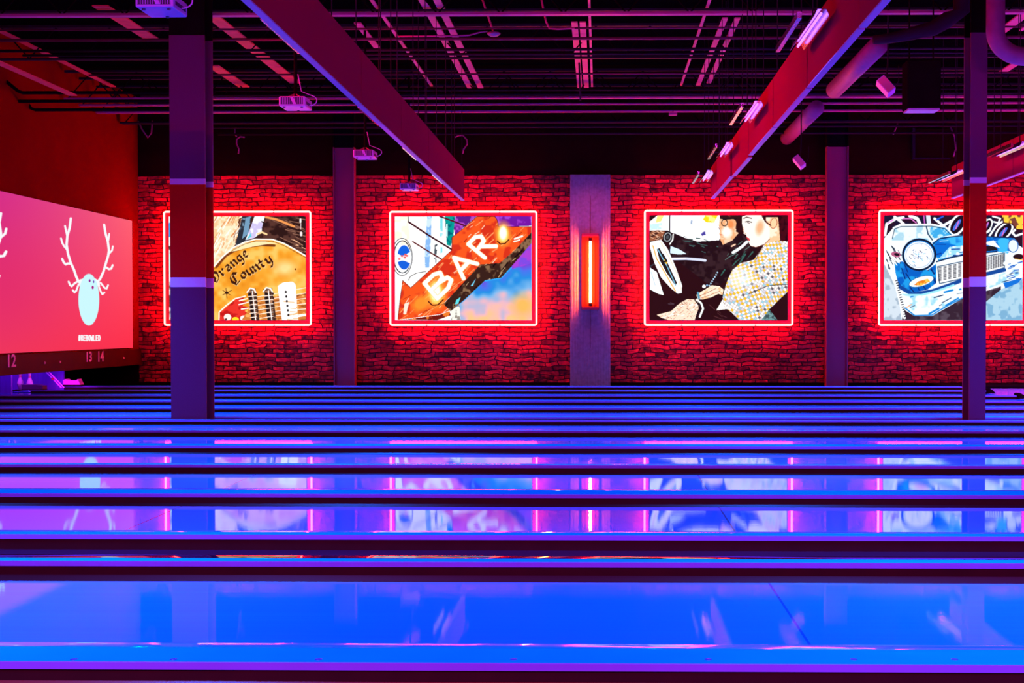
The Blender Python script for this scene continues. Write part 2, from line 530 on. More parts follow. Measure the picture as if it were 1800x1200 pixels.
def make_cap(i, label):
    y, w_ = CAPY[i], CAPW[i]
    t = root('division_cap', label, 'divider', (0, y, 0), 'caps between the lanes')
    rn = 0.12 if i == 1 else (0.085 if w_ > 0.13 else 0.05)
    pr = [(0.006, CT), (w_ - rn, CT), (w_ - rn, CT - 0.024), (0.006, CT - 0.024)]
    obj('cap_board', extrude_x(B(), pr, -10.62, FOUL - 0.05), M['cap'], t)
    pr = [(w_ - rn + 0.0005 + (rn - 0.008) * q / 12, CT - 0.5 * 0.075 * rn * (q / 12) ** 2) for q in range(13)]
    zl_ = pr[-1][1]
    pr += [(w_ - 0.0075 + 0.007 * math.sin(a_), zl_ - 0.008 + 0.008 * math.cos(a_)) for a_ in (0.5, 1.0, 1.57)]
    n_ = obj('rear_nosing', extrude_x(B(), pr + [(w_ - rn + 0.0005, CT - 0.03)], -10.62, FOUL - 0.05), M['dark_nosing' if i == 1 else 'nosing'], t)
    for p_ in n_.data.polygons:
        p_.use_smooth = abs(p_.normal.x) < 0.5 and p_.normal.z > 0.5
    obj('edge_strip', extrude_x(B(), [(0, CT - 0.001), (0.0055, CT), (0.0055, CT - 0.026), (0, CT - 0.026)], -10.62, FOUL - 0.05),
        M['cap_edge'], t)
    obj('side_board', extrude_x(B(), [(0.008, CT - 0.027), (w_ - 0.004, CT - 0.034), (w_ - 0.004, -0.19), (0.008, -0.19)],
                                -10.6, FOUL - 0.02), M['dark_side'], t)
    # dark wedge that ends the cap at the foul line
    bm = B()
    prof = [(-0.049, 0.0), (-0.049, 0.085), (-0.02, 0.1), (0.03, 0.092), (0.08, 0.062), (0.12, 0.018), (0.125, 0.0)]
    a = [bm.verts.new((FOUL + x, 0.005, z)) for x, z in prof]
    b = [bm.verts.new((FOUL + x, w_ - 0.01, z)) for x, z in prof]
    bm.faces.new(a)
    bm.faces.new(b[::-1])
    for k in range(len(prof)):
        j = (k + 1) % len(prof)
        bm.faces.new((a[k], b[k], b[j], a[j]))
    obj('end_nosing', bm, M['black'], t, bevel=0.006)
    return t


lane_no = 0
LANES = []
pairs = [(0, 1), (2, 3), (3, 4), (4, 5), (5, 6), (6, 7), (8, 9), (9, 10), (10, 11), (11, 12), (12, 13), (13, None)]
lane_labels = ['broad bright blue bowling lane nearest to the viewer',
               'blue bowling lane just beyond the dark tray strip, second nearest to the viewer']
for k, (a, b) in enumerate(pairs):
    yn = CAPY[a] + CAPW[a] + 0.001
    yf = CAPY[b] + 0.007 if b is not None else WY - 0.27
    if k < 2:
        lb = lane_labels[k]
    elif k == 11:
        lb = 'blue bowling lane right against the brick wall'
    elif k == 10:
        lb = 'blue bowling lane next but one to the brick wall'
    elif k == 5:
        lb = 'blue bowling lane directly in front of the two tall columns'
    elif k == 6:
        lb = 'blue bowling lane directly behind the two tall columns'
    elif k < 6:
        lb = 'glossy blue bowling lane with mirrored pictures, %s counted from the viewer' % ORD[k]
    else:
        lb = 'thin blue strip of bowling lane behind the tall columns, %s from the brick wall' % ORD[11 - k]
    LANES.append(make_lane(yn, yf, lb))
for i in range(14):
    if i == 0:
        lb = 'wide blue cap with purple edge and screw plugs at the very front'
    elif i == 1:
        lb = 'blue cap with purple edge in front of the near dark tray strip'
    elif i == 2:
        lb = 'blue cap with purple edge behind the near dark tray strip'
    elif i == 7:
        lb = 'narrow blue cap just in front of the feet of the tall columns'
    elif i == 8:
        lb = 'narrow blue cap just behind the feet of the tall columns'
    elif i == 13:
        lb = 'thin divider cap nearest to the brick wall'
    elif i < 7:
        lb = 'purple edged blue divider cap, %s counted from the front' % ORD[i]
    else:
        lb = 'thin divider cap beyond the tall columns, %s from the brick wall' % ORD[13 - i]
    t = make_cap(i, lb)
    if i == 0:
        for px in (130, 305, 560, 903, 1245, 1501, 1678):
            p = atZ(px, 1158.5, CT)
            obj('screw_plug', lathe(B(), [(0.013, -0.004), (0.013, 0.001), (0.009, 0.0022), (0.001, 0.0024)], p.x, p.y - CAPY[0], CT, 16),
                M['screw'], t, smooth=True)
# trays (column rows) and the ball gutter in front of the first cap
for (y0, y1, lb) in ((CAPY[1] + CAPW[1], CAPY[2] + 0.007, 'dark glossy tray strip between the two front lanes, reflecting red neon'),
                     (CAPY[7] + CAPW[7], CAPY[8] + 0.007, 'narrow dark tray strip in which the two tall columns stand')):
    t = obj('service_tray', box(B(), -10.6, FOUL, y0 + 0.001, y1 - 0.001, -0.19, -0.03), M['tray'])
    tag(t, lb, 'tray', 'service trays')
M['front_gutter'] = noise_vary(mat('worn_brown_gutter', (0.16, 0.04, 0.01), 0.25), 2, 0.6, 1.4, (0.3, 1, 1))
t = obj('ball_gutter', extrude_x(B(), gutter_prof(3.98, CAPY[0] + 0.007), LX0 + 0.4, FOUL), M['front_gutter'])
tag(t, 'dark brown glossy gutter strip along the bottom edge of the photo', 'gutter')

# ------------------------------------------------------------------ columns
def h_column(name, label, x0, x1, y0, y1, turned, zs, base, top, group, mats):
    """turned False: flanges face the viewer; True: web faces the viewer. zs: paint changes from the base up"""
    t = root(name, label, 'column', ((x0 + x1) / 2, (y0 + y1) / 2, base), group)
    inv = Matrix.Translation((-(x0 + x1) / 2, -(y0 + y1) / 2, -base))
    tf = 0.024
    for (za, zb, mk, pn) in zs:
        bm = B()
        if not turned:
            box(bm, x0, x1, y0, y0 + tf, za, zb)
            box(bm, x0, x1, y1 - tf, y1, za, zb)
            c = (x0 + x1) / 2
            box(bm, c - 0.01, c + 0.01, y0 + tf, y1 - tf, za, zb)
        else:
            box(bm, x0, x0 + tf, y0, y1, za, zb)
            box(bm, x1 - tf, x1, y0, y1, za, zb)
            c = (y0 + y1) / 2
            box(bm, x0 + tf, x1 - tf, c - 0.01, c + 0.01, za, zb)
        bmesh.ops.transform(bm, matrix=inv, verts=bm.verts)
        obj(pn, bm, mats[mk], t)
    return t


YC = 15.68
zc = lambda py: atY(900, py, YC).z
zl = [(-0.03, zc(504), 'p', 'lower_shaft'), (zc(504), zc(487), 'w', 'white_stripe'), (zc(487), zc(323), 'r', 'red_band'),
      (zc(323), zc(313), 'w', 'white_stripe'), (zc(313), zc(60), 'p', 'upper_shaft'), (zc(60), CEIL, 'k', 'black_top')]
CM = {'p': M['col_paint'], 'w': M['col_white'], 'r': M['col_red'], 'k': M['black']}
a, b = atY(300, 600, YC).x, atY(362, 600, YC).x
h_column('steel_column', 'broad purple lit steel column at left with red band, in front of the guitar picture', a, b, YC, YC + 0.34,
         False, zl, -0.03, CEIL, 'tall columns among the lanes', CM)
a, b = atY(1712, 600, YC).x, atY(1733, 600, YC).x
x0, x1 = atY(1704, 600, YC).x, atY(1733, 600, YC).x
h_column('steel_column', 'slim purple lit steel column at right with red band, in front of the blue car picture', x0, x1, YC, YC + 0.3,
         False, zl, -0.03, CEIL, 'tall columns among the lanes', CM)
# columns engaged in the brick wall
for (xa, xb, lb) in ((586, 623, 'slender purple steel column on the brick wall between guitar and bar sign pictures'),
                     (1453, 1491, 'slender purple steel column on the brick wall between couple and blue car pictures')):
    y0 = WY - 0.25
    h_column('wall_column', lb, atY(xa, 500, y0).x, atY(xb, 500, y0).x, y0, WY - 0.04, True,
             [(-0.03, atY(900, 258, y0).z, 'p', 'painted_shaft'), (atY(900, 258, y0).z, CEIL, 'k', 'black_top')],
             -0.03, CEIL, 'columns on the brick wall', {'p': M['wcol'], 'k': M['black']})
# concrete pilaster
a, b = atY(1002, 500, WY - 0.14).x, atY(1073, 500, WY - 0.14).x
t = struct('pilaster', box(B(), a, b, WY - 0.14, WY + 0.01, -0.2, BRT), M['concrete'], 'pale concrete pilaster in the middle of the brick wall', bevel=0.01)
PILX = (a + b) / 2

# ------------------------------------------------------------------ painter for the lightbox prints and the projected picture
def s2l(c):
    c = np.array(c, float) / 255
    return np.where(c <= 0.04045, c / 12.92, ((c + 0.055) / 1.055) ** 2.4)


def smooth_noise(U, V, s, seed):
    r = np.random.default_rng(seed)
    tb = r.random((64, 64))
    x, y = U / s, V / s
    xi, yi = np.floor(x).astype(int), np.floor(y).astype(int)
    fx, fy = x - xi, y - yi
    fx, fy = fx * fx * (3 - 2 * fx), fy * fy * (3 - 2 * fy)
    g = lambda i, j: tb[i % 64, j % 64]
    return ((g(xi, yi) * (1 - fx) + g(xi + 1, yi) * fx) * (1 - fy) + (g(xi, yi + 1) * (1 - fx) + g(xi + 1, yi + 1) * fx) * fy)


class Paint:
    def __init__(s, U, V, bg):
        s.U, s.V = U, V
        s.c = np.empty(U.shape + (3,))
        s.c[:] = np.array(bg, float)

    def put(s, m, col):
        m = np.clip(m, 0, 1)[..., None]
        col = np.asarray(col, float)
        s.c = s.c * (1 - m) + col * m

    def inside(s, pts):
        U, V = s.U, s.V
        ins = np.zeros(U.shape, bool)
        n = len(pts)
        for i in range(n):
            x1, y1 = pts[i]
            x2, y2 = pts[(i + 1) % n]
            if y1 == y2:
                continue
            c = ((y1 > V) != (y2 > V)) & (U < (x2 - x1) * (V - y1) / (y2 - y1) + x1)
            ins ^= c
        return ins

    def poly(s, pts, col, col2=None, ns=40, seed=1, thr=0.55):
        m = s.inside(pts).astype(float)
        s.put(m, col)
        if col2 is not None:
            n = smooth_noise(s.U, s.V, ns, seed) * 0.65 + smooth_noise(s.U, s.V, ns * 0.4, seed + 9) * 0.35
            s.put(m * np.clip((n - thr) * 7 + 0.5, 0, 1), col2)

    def stroke(s, pts, w, col, aa=2.0, closed=False):
        d = np.full(s.U.shape, 1e9)
        P = list(pts) + ([pts[0]] if closed else [])
        for (x1, y1), (x2, y2) in zip(P, P[1:]):
            dx, dy = x2 - x1, y2 - y1
            L = dx * dx + dy * dy + 1e-9
            t = np.clip(((s.U - x1) * dx + (s.V - y1) * dy) / L, 0, 1)
            d = np.minimum(d, np.hypot(s.U - x1 - t * dx, s.V - y1 - t * dy))
        s.put((w / 2 - d) / aa + 0.5, col)

    def ell(s, cx, cy, rx, ry, col, rot=0, soft=0.06):
        c_, s_ = math.cos(rot), math.sin(rot)
        x, y = s.U - cx, s.V - cy
        a_ = (x * c_ + y * s_) / rx
        b_ = (-x * s_ + y * c_) / ry
        s.put((1 - np.hypot(a_, b_)) / soft + 0.5, col)

    def ring(s, cx, cy, rx, ry, w, col, rot=0, aa=2.0):
        n = 40
        c_, s_ = math.cos(rot), math.sin(rot)
        pts = []
        for i in range(n):
            t = 2 * math.pi * i / n
            x, y = rx * math.cos(t), ry * math.sin(t)
            pts.append((cx + x * c_ - y * s_, cy + x * s_ + y * c_))
        s.stroke(pts, w, col, aa, True)

    def nib(s, pts, w, col, ang=-40):
        """broad-nib pen: each segment swept by a slanted nib"""
        nx, ny = math.cos(R(ang)) * w / 2, math.sin(R(ang)) * w / 2
        for (x1, y1), (x2, y2) in zip(pts, pts[1:]):
            q = [(x1 - nx, y1 - ny), (x1 + nx, y1 + ny), (x2 + nx, y2 + ny), (x2 - nx, y2 - ny)]
            s.put(s.inside(q).astype(float), col)
            s.stroke([(x1 - nx, y1 - ny), (x1 + nx, y1 + ny)], 2.2, col)

    def streak(s, mask_pts, col, n, length, ang, w, seed=3, bb=None):
        """short brush strokes inside a polygon"""
        r = np.random.default_rng(seed)
        xs = [p[0] for p in mask_pts]
        ys = [p[1] for p in mask_pts]
        keep = s.inside(mask_pts)
        old = s.c.copy()
        for _ in range(n):
            x, y = r.uniform(min(xs), max(xs)), r.uniform(min(ys), max(ys))
            a_ = R(ang + r.uniform(-12, 12))
            L = length * r.uniform(0.4, 1.2)
            s.stroke([(x, y), (x + math.cos(a_) * L, y + math.sin(a_) * L)], w * r.uniform(0.5, 1.2), col, 4.0)
        s.c = np.where(keep[..., None], s.c, old)


def paint_grid(name, P3, paint, m, parent):
    """P3: (h,w,3) vertex positions"""
    h, w_ = P3.shape[:2]
    me = bpy.data.meshes.new(name)
    me.vertices.add(h * w_)
    me.vertices.foreach_set('co', P3.reshape(-1).astype(np.float32))
    idx = np.arange(h * w_).reshape(h, w_)
    q = np.stack([idx[:-1, :-1], idx[1:, :-1], idx[1:, 1:], idx[:-1, 1:]], -1).reshape(-1, 4)
    me.loops.add(q.size)
    me.loops.foreach_set('vertex_index', q.reshape(-1).astype(np.int32))
    me.polygons.add(len(q))
    me.polygons.foreach_set('loop_start', np.arange(0, q.size, 4, dtype=np.int32))
    me.polygons.foreach_set('loop_total', np.full(len(q), 4, dtype=np.int32))
    me.update()
    at = me.color_attributes.new('art', 'FLOAT_COLOR', 'POINT')
    rgba = np.ones((h * w_, 4), np.float32)
    rgba[:, :3] = s2l(np.clip(paint.c, 0, 255)).reshape(-1, 3)
    at.data.foreach_set('color', rgba.reshape(-1))
    me.materials.append(m)
    o = bpy.data.objects.new(name, me)
    C.objects.link(o)
    o.parent = parent
    return o


W_ = (250, 250, 250)


def canvas(x0, x1, y0, y1, bg, n=440):
    h = int(n * (y1 - y0) / (x1 - x0))
    U, V = np.meshgrid(np.linspace(x0, x1, n), np.linspace(y0, y1, h))
    return Paint(U, V, bg)


def art_bar():
    p = canvas(95, 1335, 128, 1085, (252, 250, 248))
    U, V = p.U, p.V
    p.poly([(95, 128), (210, 128), (240, 420), (95, 420)], (255, 236, 216), W_, 60, 2)
    p.poly([(250, 128), (370, 128), (340, 300), (230, 260)], (252, 238, 236))
    p.poly([(388, 128), (430, 128), (418, 420), (405, 600), (370, 600), (365, 480), (378, 300)], (130, 178, 232), (200, 225, 250), 40, 4)
    p.poly([(505, 128), (530, 128), (525, 460), (508, 470)], (120, 215, 225), W_, 40, 5)
    p.poly([(455, 390), (480, 380), (470, 560), (450, 540)], (70, 80, 90), W_, 30, 6)
    p.poly([(550, 128), (640, 128), (625, 330), (600, 400), (565, 390)], (0, 150, 140), (0, 90, 110), 40, 7)
    p.poly([(560, 200), (575, 195), (572, 330), (556, 300)], (190, 240, 235))
    p.poly([(643, 128), (835, 128), (640, 300), (630, 240)], (92, 24, 130), (165, 70, 190), 50, 8)
    p.poly([(1000, 128), (1335, 128), (1335, 215), (1120, 222), (1035, 222)], (110, 20, 155), (160, 60, 200), 45, 9)
    # sky at lower right
    m = p.inside([(1335, 370), (1335, 1085), (600, 1085), (600, 1000), (720, 900), (900, 720), (1060, 690)]).astype(float)
    t = np.clip((V - 520 - (1335 - U) * 0.15) / 520, 0, 1)
    n1 = smooth_noise(U, V, 130, 3) * 0.6 + smooth_noise(U, V, 60, 4) * 0.4
    k = np.clip(t + (n1 - 0.5) * 0.7, 0, 1)[..., None]
    stops = [(0, (120, 60, 205)), (0.2, (70, 110, 225)), (0.42, (35, 135, 215)), (0.62, (120, 175, 225)), (0.8, (225, 175, 190)), (1, (255, 190, 130))]
    col = np.zeros(U.shape + (3,))
    for ch in range(3):
        col[..., ch] = np.interp(k[..., 0], [s_[0] for s_ in stops], [s_[1][ch] for s_ in stops])
    p.put(m, col)
    p.ell(1255, 950, 90, 100, (255, 180, 90), 0, 1.2)
    p.poly([(1335, 380), (1335, 560), (1130, 620), (1150, 580)], (165, 60, 205), (120, 70, 215), 60, 11)
    p.stroke([(600, 1040), (615, 985), (720, 900), (900, 725), (1060, 695), (1150, 600)], 12, (40, 165, 240), 5)
    p.poly([(600, 1085), (600, 1000), (680, 940), (690, 1085)], (235, 235, 225), (150, 140, 130), 25, 12)
    # cables
    p.stroke([(220, 178), (400, 300), (610, 432)], 15, (60, 15, 25))
    p.stroke([(215, 128), (222, 182)], 7, (40, 20, 25))
    p.stroke([(258, 360), (400, 450), (515, 520)], 12, (95, 25, 30))
    p.stroke([(505, 128), (620, 170), (735, 215)], 14, (80, 15, 35))
    p.stroke([(218, 715), (235, 680), (290, 650), (375, 635)], 6, (60, 60, 60))
    # arrow
    arrow = [(840, 128), (1000, 128), (1022, 160), (1036, 222), (1335, 222), (1335, 275), (1180, 450), (1045, 560), (880, 580),
             (540, 925), (590, 995), (500, 1030), (120, 1082), (140, 900), (165, 718), (238, 785), (610, 440), (615, 320), (720, 235)]
    p.poly(arrow, (238, 84, 26), (208, 48, 22), 70, 21)
    p.streak(arrow, (255, 150, 90), 90, 90, -42, 9, 5)
    p.streak(arrow, (255, 222, 190), 40, 55, -45, 6, 6)
    p.streak(arrow, (150, 24, 10), 45, 70, -40, 7, 7)
    p.poly([(170, 1080), (500, 1035), (590, 1000), (600, 1040), (480, 1083)], (110, 20, 10), (230, 120, 40), 30, 8)
    p.poly([(180, 935), (225, 915), (195, 1030), (170, 1028)], (255, 225, 205))
    p.ell(330, 930, 80, 70, (252, 140, 40), -0.7, 0.8)
    # dark side of the sign
    side = [(1335, 272), (1335, 372), (1150, 592), (1060, 692), (915, 716), (720, 900), (600, 1003), (535, 935), (870, 570), (1045, 558), (1180, 440)]
    p.poly(side, (54, 30, 20), (130, 98, 70), 45, 14, 0.62)
    p.streak(side, (190, 160, 120), 26, 60, -45, 7, 15)
    p.streak(side, (18, 8, 8), 40, 90, -45, 12, 16)
    p.poly([(650, 900), (690, 870), (670, 930), (640, 940)], (90, 215, 225))
    p.poly([(780, 770), (830, 700), (800, 770)], (110, 200, 230))
    p.stroke(arrow[:5], 5, (60, 10, 10))
    p.stroke([(120, 1075), (140, 900), (165, 718), (238, 785), (610, 440), (615, 320), (720, 235), (840, 128)], 5, (110, 20, 12))

    def L(o, u, v, strokes, wd, col=(255, 250, 236)):
        for st in strokes:
            p.stroke([(o[0] + u[0] * a_ + v[0] * b_, o[1] + u[1] * a_ + v[1] * b_) for a_, b_ in st], wd, (255, 190, 120), 6)
        for st in strokes:
            p.stroke([(o[0] + u[0] * a_ + v[0] * b_, o[1] + u[1] * a_ + v[1] * b_) for a_, b_ in st], wd * 0.82, col, 4)
    # light bulbs
    for (cx, cy, r_) in ((1076, 290, 52), (465, 830, 66)):
        p.ell(cx, cy, r_ * 1.25, r_ * 1.9, (255, 180, 60), 0, 0.9)
        p.ell(cx, cy, r_ * 0.85, r_ * 1.45, (255, 226, 120), 0, 0.5)
        p.ell(cx, cy - 8, r_ * 0.6, r_ * 1.15, (255, 252, 235), 0, 0.4)
        p.stroke([(cx - r_, cy + r_ * 1.25), (cx - r_ * 0.5, cy + r_ * 1.75), (cx + r_ * 0.3, cy + r_ * 1.7), (cx + r_, cy + r_)], 11, (80, 20, 10))
    Bs = [[(0.1, 0), (0.1, 1)], [(0.1, 1), (0.6, 1), (0.85, 0.85), (0.8, 0.6), (0.55, 0.52), (0.1, 0.52)],
          [(0.55, 0.52), (0.95, 0.42), (1.0, 0.18), (0.7, 0), (0.1, 0)]]
    As = [[(0.0, 0), (0.5, 1), (1.0, 0)], [(0.22, 0.36), (0.8, 0.36)]]
    Rs = [[(0.1, 0), (0.1, 1)], [(0.1, 1), (0.65, 1), (0.9, 0.82), (0.8, 0.58), (0.1, 0.5)], [(0.45, 0.5), (1.0, 0)]]
    L((462, 900), (165, -160), (-115, -140), Bs, 44)
    L((718, 700), (125, -135), (-150, -125), As, 42)
    L((900, 520), (112, -118), (-150, -125), Rs, 42)
    p.stroke([(1180, 335), (1250, 310)], 16, (255, 240, 230)); p.stroke([(1175, 360), (1225, 345)], 14, (255, 235, 220))
    # soft drink roundel
    p.ring(160, 500, 92, 172, 7, (80, 82, 88))
    p.ring(163, 500, 78, 148, 9, (30, 50, 60))
    p.ell(178, 505, 68, 118, (245, 250, 255))
    m = (np.hypot((U - 178) / 62, (V - 505) / 112) < 1)
    p.put((m & (V < 470 + 18 * np.sin((U - 120) / 28))).astype(float), (20, 95, 215))
    p.put((m & (V > 548 - 14 * np.sin((U - 120) / 28))).astype(float), (20, 90, 210))
    for (x, y) in ((135, 520), (160, 492), (185, 505), (205, 490), (190, 480)):
        p.ell(x, y, 12, 9, (235, 90, 90), 0, 0.5)
    return p


def art_couple():
    p = canvas(135, 1390, 122, 1082, (42, 12, 14))
    U, V = p.U, p.V
    p.poly([(135, 180), (205, 122), (770, 122), (790, 290), (765, 350), (570, 362), (440, 325), (360, 290), (300, 262), (135, 262)], (253, 252, 255))
    p.poly([(640, 122), (755, 122), (720, 190), (650, 185), (620, 160)], (255, 214, 20), (255, 240, 140), 40, 2)
    p.poly([(205, 122), (265, 122), (240, 175), (190, 190)], (255, 225, 130))
    p.poly([(140, 205), (250, 190), (240, 250), (140, 255)], (196, 232, 246), W_, 40, 3)
    p.poly([(510, 165), (525, 165), (522, 205), (508, 200)], (150, 170, 200))
    p.poly([(600, 285), (640, 265), (645, 300), (610, 310)], (70, 60, 150), (180, 180, 230), 12, 3)
    # man's arm and jacket
    p.poly([(360, 285), (450, 325), (570, 362), (760, 350), (900, 330), (980, 300), (1040, 360), (1110, 400), (1100, 530), (950, 570),
            (860, 680), (780, 760), (650, 740), (420, 560), (330, 500), (330, 400)], (34, 14, 18), (52, 30, 34), 60, 5)
    p.streak([(360, 285), (760, 350), (760, 430), (640, 470), (400, 380)], (60, 90, 88), 22, 60, 15, 9, 7)
    p.streak([(760, 760), (860, 620), (1000, 540), (1110, 430), (1000, 450), (860, 540), (760, 700)], (52, 96, 88), 34, 90, -50, 12, 8)
    p.streak([(780, 500), (900, 380), (1010, 300), (1060, 400), (860, 560)], (95, 130, 125), 18, 60, -40, 6, 9)
    p.stroke([(893, 462), (930, 440), (975, 408), (1018, 366)], 26, (238, 246, 250), 4)
    p.stroke([(880, 405), (912, 388)], 14, (250, 200, 170), 4)
    # window post, dashboard glints
    p.stroke([(318, 122), (316, 300), (320, 470)], 10, (30, 25, 30))
    p.poly([(325, 402), (400, 430), (472, 474), (400, 480), (322, 468)], (214, 234, 252))
    p.stroke([(335, 520), (470, 518), (600, 528), (640, 534)], 24, (214, 220, 250), 5)
    p.stroke([(335, 516), (460, 514)], 8, (255, 240, 240), 4)
    # fist and watch
    p.poly([(135, 268), (200, 258), (262, 262), (300, 300), (262, 345), (180, 352), (135, 358)], (150, 88, 60), (60, 25, 20), 18, 6)
    p.streak([(135, 268), (262, 262), (262, 345), (135, 358)], (235, 190, 160), 20, 30, 20, 6, 4)
    p.ell(298, 320, 44, 52, (30, 25, 28), 0.3); p.ring(298, 320, 30, 38, 9, (160, 165, 170), 0.3); p.ell(298, 320, 14, 20, (70, 75, 80), 0.3)
    p.stroke([(350, 295), (345, 345), (318, 385)], 12, (245, 245, 245))
    # steering wheel
    p.poly([(140, 365), (240, 345), (300, 430), (370, 590), (430, 760), (428, 830), (390, 838), (330, 790), (240, 690), (180, 560), (140, 420)], (250, 250, 253))
    p.poly([(200, 430), (225, 420), (300, 560), (385, 740), (370, 765), (290, 650), (225, 530)], (40, 25, 25))
    p.stroke([(208, 430), (300, 600), (372, 760)], 9, (120, 190, 220), 4)
    p.stroke([(165, 400), (200, 520), (270, 640), (370, 815)], 9, (240, 170, 60), 4)
    p.stroke([(235, 365), (320, 520), (400, 690), (418, 800)], 8, (255, 215, 190), 4)
    p.poly([(270, 520), (300, 545), (290, 570), (262, 545)], (245, 185, 40))
    p.stroke([(255, 480), (290, 540), (250, 550), (290, 600)], 16, (30, 22, 22), 4)
    p.poly([(140, 600), (200, 640), (230, 740), (265, 852), (215, 840), (140, 800)], (240, 246, 252), W_, 40, 6)
    p.poly([(205, 655), (240, 690), (330, 800), (400, 850), (270, 850), (235, 740)], (44, 14, 16))
    p.stroke([(140, 590), (170, 570)], 12, (50, 50, 60)); p.stroke([(150, 640), (185, 760)], 7, (190, 210, 225), 4)
    # man's head
    p.poly([(772, 150), (800, 128), (930, 140), (962, 262), (885, 352), (800, 392), (778, 345), (768, 290), (778, 250), (762, 215)], (240, 170, 120), (250, 205, 170), 40, 3)
    p.ell(835, 275, 45, 50, (255, 244, 236), 0, 0.7)
    p.poly([(775, 122), (985, 122), (1000, 250), (940, 285), (915, 240), (925, 180), (890, 150), (800, 160), (780, 150)], (46, 18, 16), (120, 60, 40), 26, 4, 0.7)
    p.stroke([(775, 150), (830, 158), (925, 150)], 9, (20, 15, 20)); p.ring(815, 190, 26, 30, 8, (30, 20, 20))
    p.ell(870, 205, 26, 34, (235, 140, 80), 0, 0.6)
    p.stroke([(775, 300), (795, 300)], 7, (200, 90, 70)); p.stroke([(765, 235), (775, 260)], 6, (150, 90, 60))
    p.stroke([(930, 180), (945, 220), (930, 265)], 22, (40, 15, 15), 4)
    # woman
    p.poly([(1180, 122), (1390, 122), (1390, 380), (1300, 360), (1200, 260)], (66, 8, 16), (40, 4, 10), 50, 2)
    p.poly([(1190, 140), (1300, 140), (1312, 250), (1320, 350), (1240, 372), (1165, 405), (1190, 330)], (250, 196, 150), (255, 232, 206), 50, 6)
    p.poly([(975, 135), (1010, 122), (1150, 122), (1180, 180), (1225, 230), (1225, 330), (1180, 385), (1100, 412), (1058, 408), (1040, 378), (1028, 345),
            (1012, 300), (990, 290), (984, 250), (975, 200)], (255, 243, 232))
    p.ell(1135, 235, 34, 62, (240, 178, 132), 0.2, 0.9)
    p.ell(1262, 195, 34, 52, (252, 205, 160), 0.2); p.ring(1262, 195, 30, 48, 6, (180, 90, 60), 0.2)
    p.stroke([(1160, 135), (1200, 190), (1235, 215)], 10, (70, 20, 20), 4)
    p.stroke([(990, 152), (1015, 138), (1060, 150)], 8, (50, 20, 20), 3)
    p.stroke([(1005, 182), (1030, 176), (1062, 186)], 8, (30, 15, 15), 3); p.stroke([(1022, 186), (1044, 196)], 6, (70, 60, 70), 3)
    p.stroke([(988, 230), (992, 280), (1010, 292)], 5, (220, 150, 120), 3)
    p.poly([(1012, 322), (1040, 330), (1048, 356), (1030, 352), (1022, 338)], (215, 60, 70))
    p.stroke([(1045, 400), (1100, 416), (1170, 395), (1225, 340)], 5, (120, 60, 50), 3)
    # checked shirt
    shirt = [(1390, 362), (1290, 352), (1225, 372), (1165, 402), (1110, 490), (1080, 530), (960, 560), (890, 620), (850, 700), (826, 770),
             (800, 870), (815, 960), (880, 1010), (950, 1082), (1150, 1082), (1225, 980), (1390, 820)]
    m = p.inside(shirt)
    an = R(32)
    gu = (U * math.cos(an) + V * math.sin(an) + 14 * np.sin(V / 90)) / 25
    gv = (-U * math.sin(an) + V * math.cos(an) + 14 * np.sin(U / 80)) / 23
    iu, iv = np.floor(gu).astype(int), np.floor(gv).astype(int)
    tb = np.random.default_rng(4).random((97, 89))[iu % 97, iv % 89]
    chk = (iu + iv) % 2
    pal = np.zeros(U.shape + (3,))
    pal[:] = (250, 250, 250)
    pal[(chk == 1) & (tb < 0.62)] = (250, 190, 20)
    pal[(chk == 1) & (tb >= 0.55) & (tb < 0.75)] = (150, 205, 225)
    pal[(chk == 0) & (tb < 0.25)] = (215, 205, 215)
    pal[(chk == 1) & (tb > 0.93)] = (90, 90, 100)
    ed = (np.minimum(gu - iu, 1 - (gu - iu)) < 0.09) | (np.minimum(gv - iv, 1 - (gv - iv)) < 0.09)
    pal[ed] = (185, 170, 165)
    p.put(m.astype(float), pal)
    hl = np.clip(1.2 - np.hypot((U - 960) / 130, (V - 700) / 110), 0, 0.6) * m
    p.put(hl, (255, 255, 255))
    p.stroke([(1390, 755), (1280, 760), (1200, 770), (1130, 800), (1040, 840)], 7, (60, 60, 70), 4)
    p.stroke([(1150, 800), (1190, 860), (1235, 970)], 8, (190, 200, 215), 4)
    p.stroke([(1165, 405), (1120, 480), (1100, 530)], 6, (90, 60, 60), 3)
    p.poly([(1225, 985), (1300, 1082), (1150, 1082)], (110, 150, 152), (60, 80, 84), 20, 3)
    # hand, ring, bracelet
    p.poly([(560, 850), (575, 890), (620, 892), (700, 870), (760, 840), (800, 850), (806, 800), (770, 770), (700, 762), (640, 800), (590, 830)], (255, 230, 205), (250, 190, 140), 22, 4, 0.62)
    p.stroke([(590, 860), (660, 830), (740, 790)], 5, (150, 80, 60), 3); p.stroke([(600, 880), (690, 850), (770, 815)], 4, (150, 80, 60), 3)
    for k_ in range(7):
        p.ell(680 + k_ * 12, 765 - k_ * 20, 7, 8, (170, 205, 230), 0, 0.4)
    p.ell(630, 772, 17, 15, (250, 252, 255)); p.ell(658, 762, 10, 10, (120, 160, 200))
    p.stroke([(575, 830), (585, 880)], 20, (90, 150, 180), 5)
    p.poly([(742, 992), (800, 890), (815, 960), (870, 975)], (253, 246, 240))
    # near hand and cuff
    hd = [(200, 1032), (330, 1000), (410, 925), (480, 888), (560, 895), (590, 950), (560, 1030), (545, 1082), (310, 1082), (240, 1058)]
    p.poly(hd, (252, 222, 198))
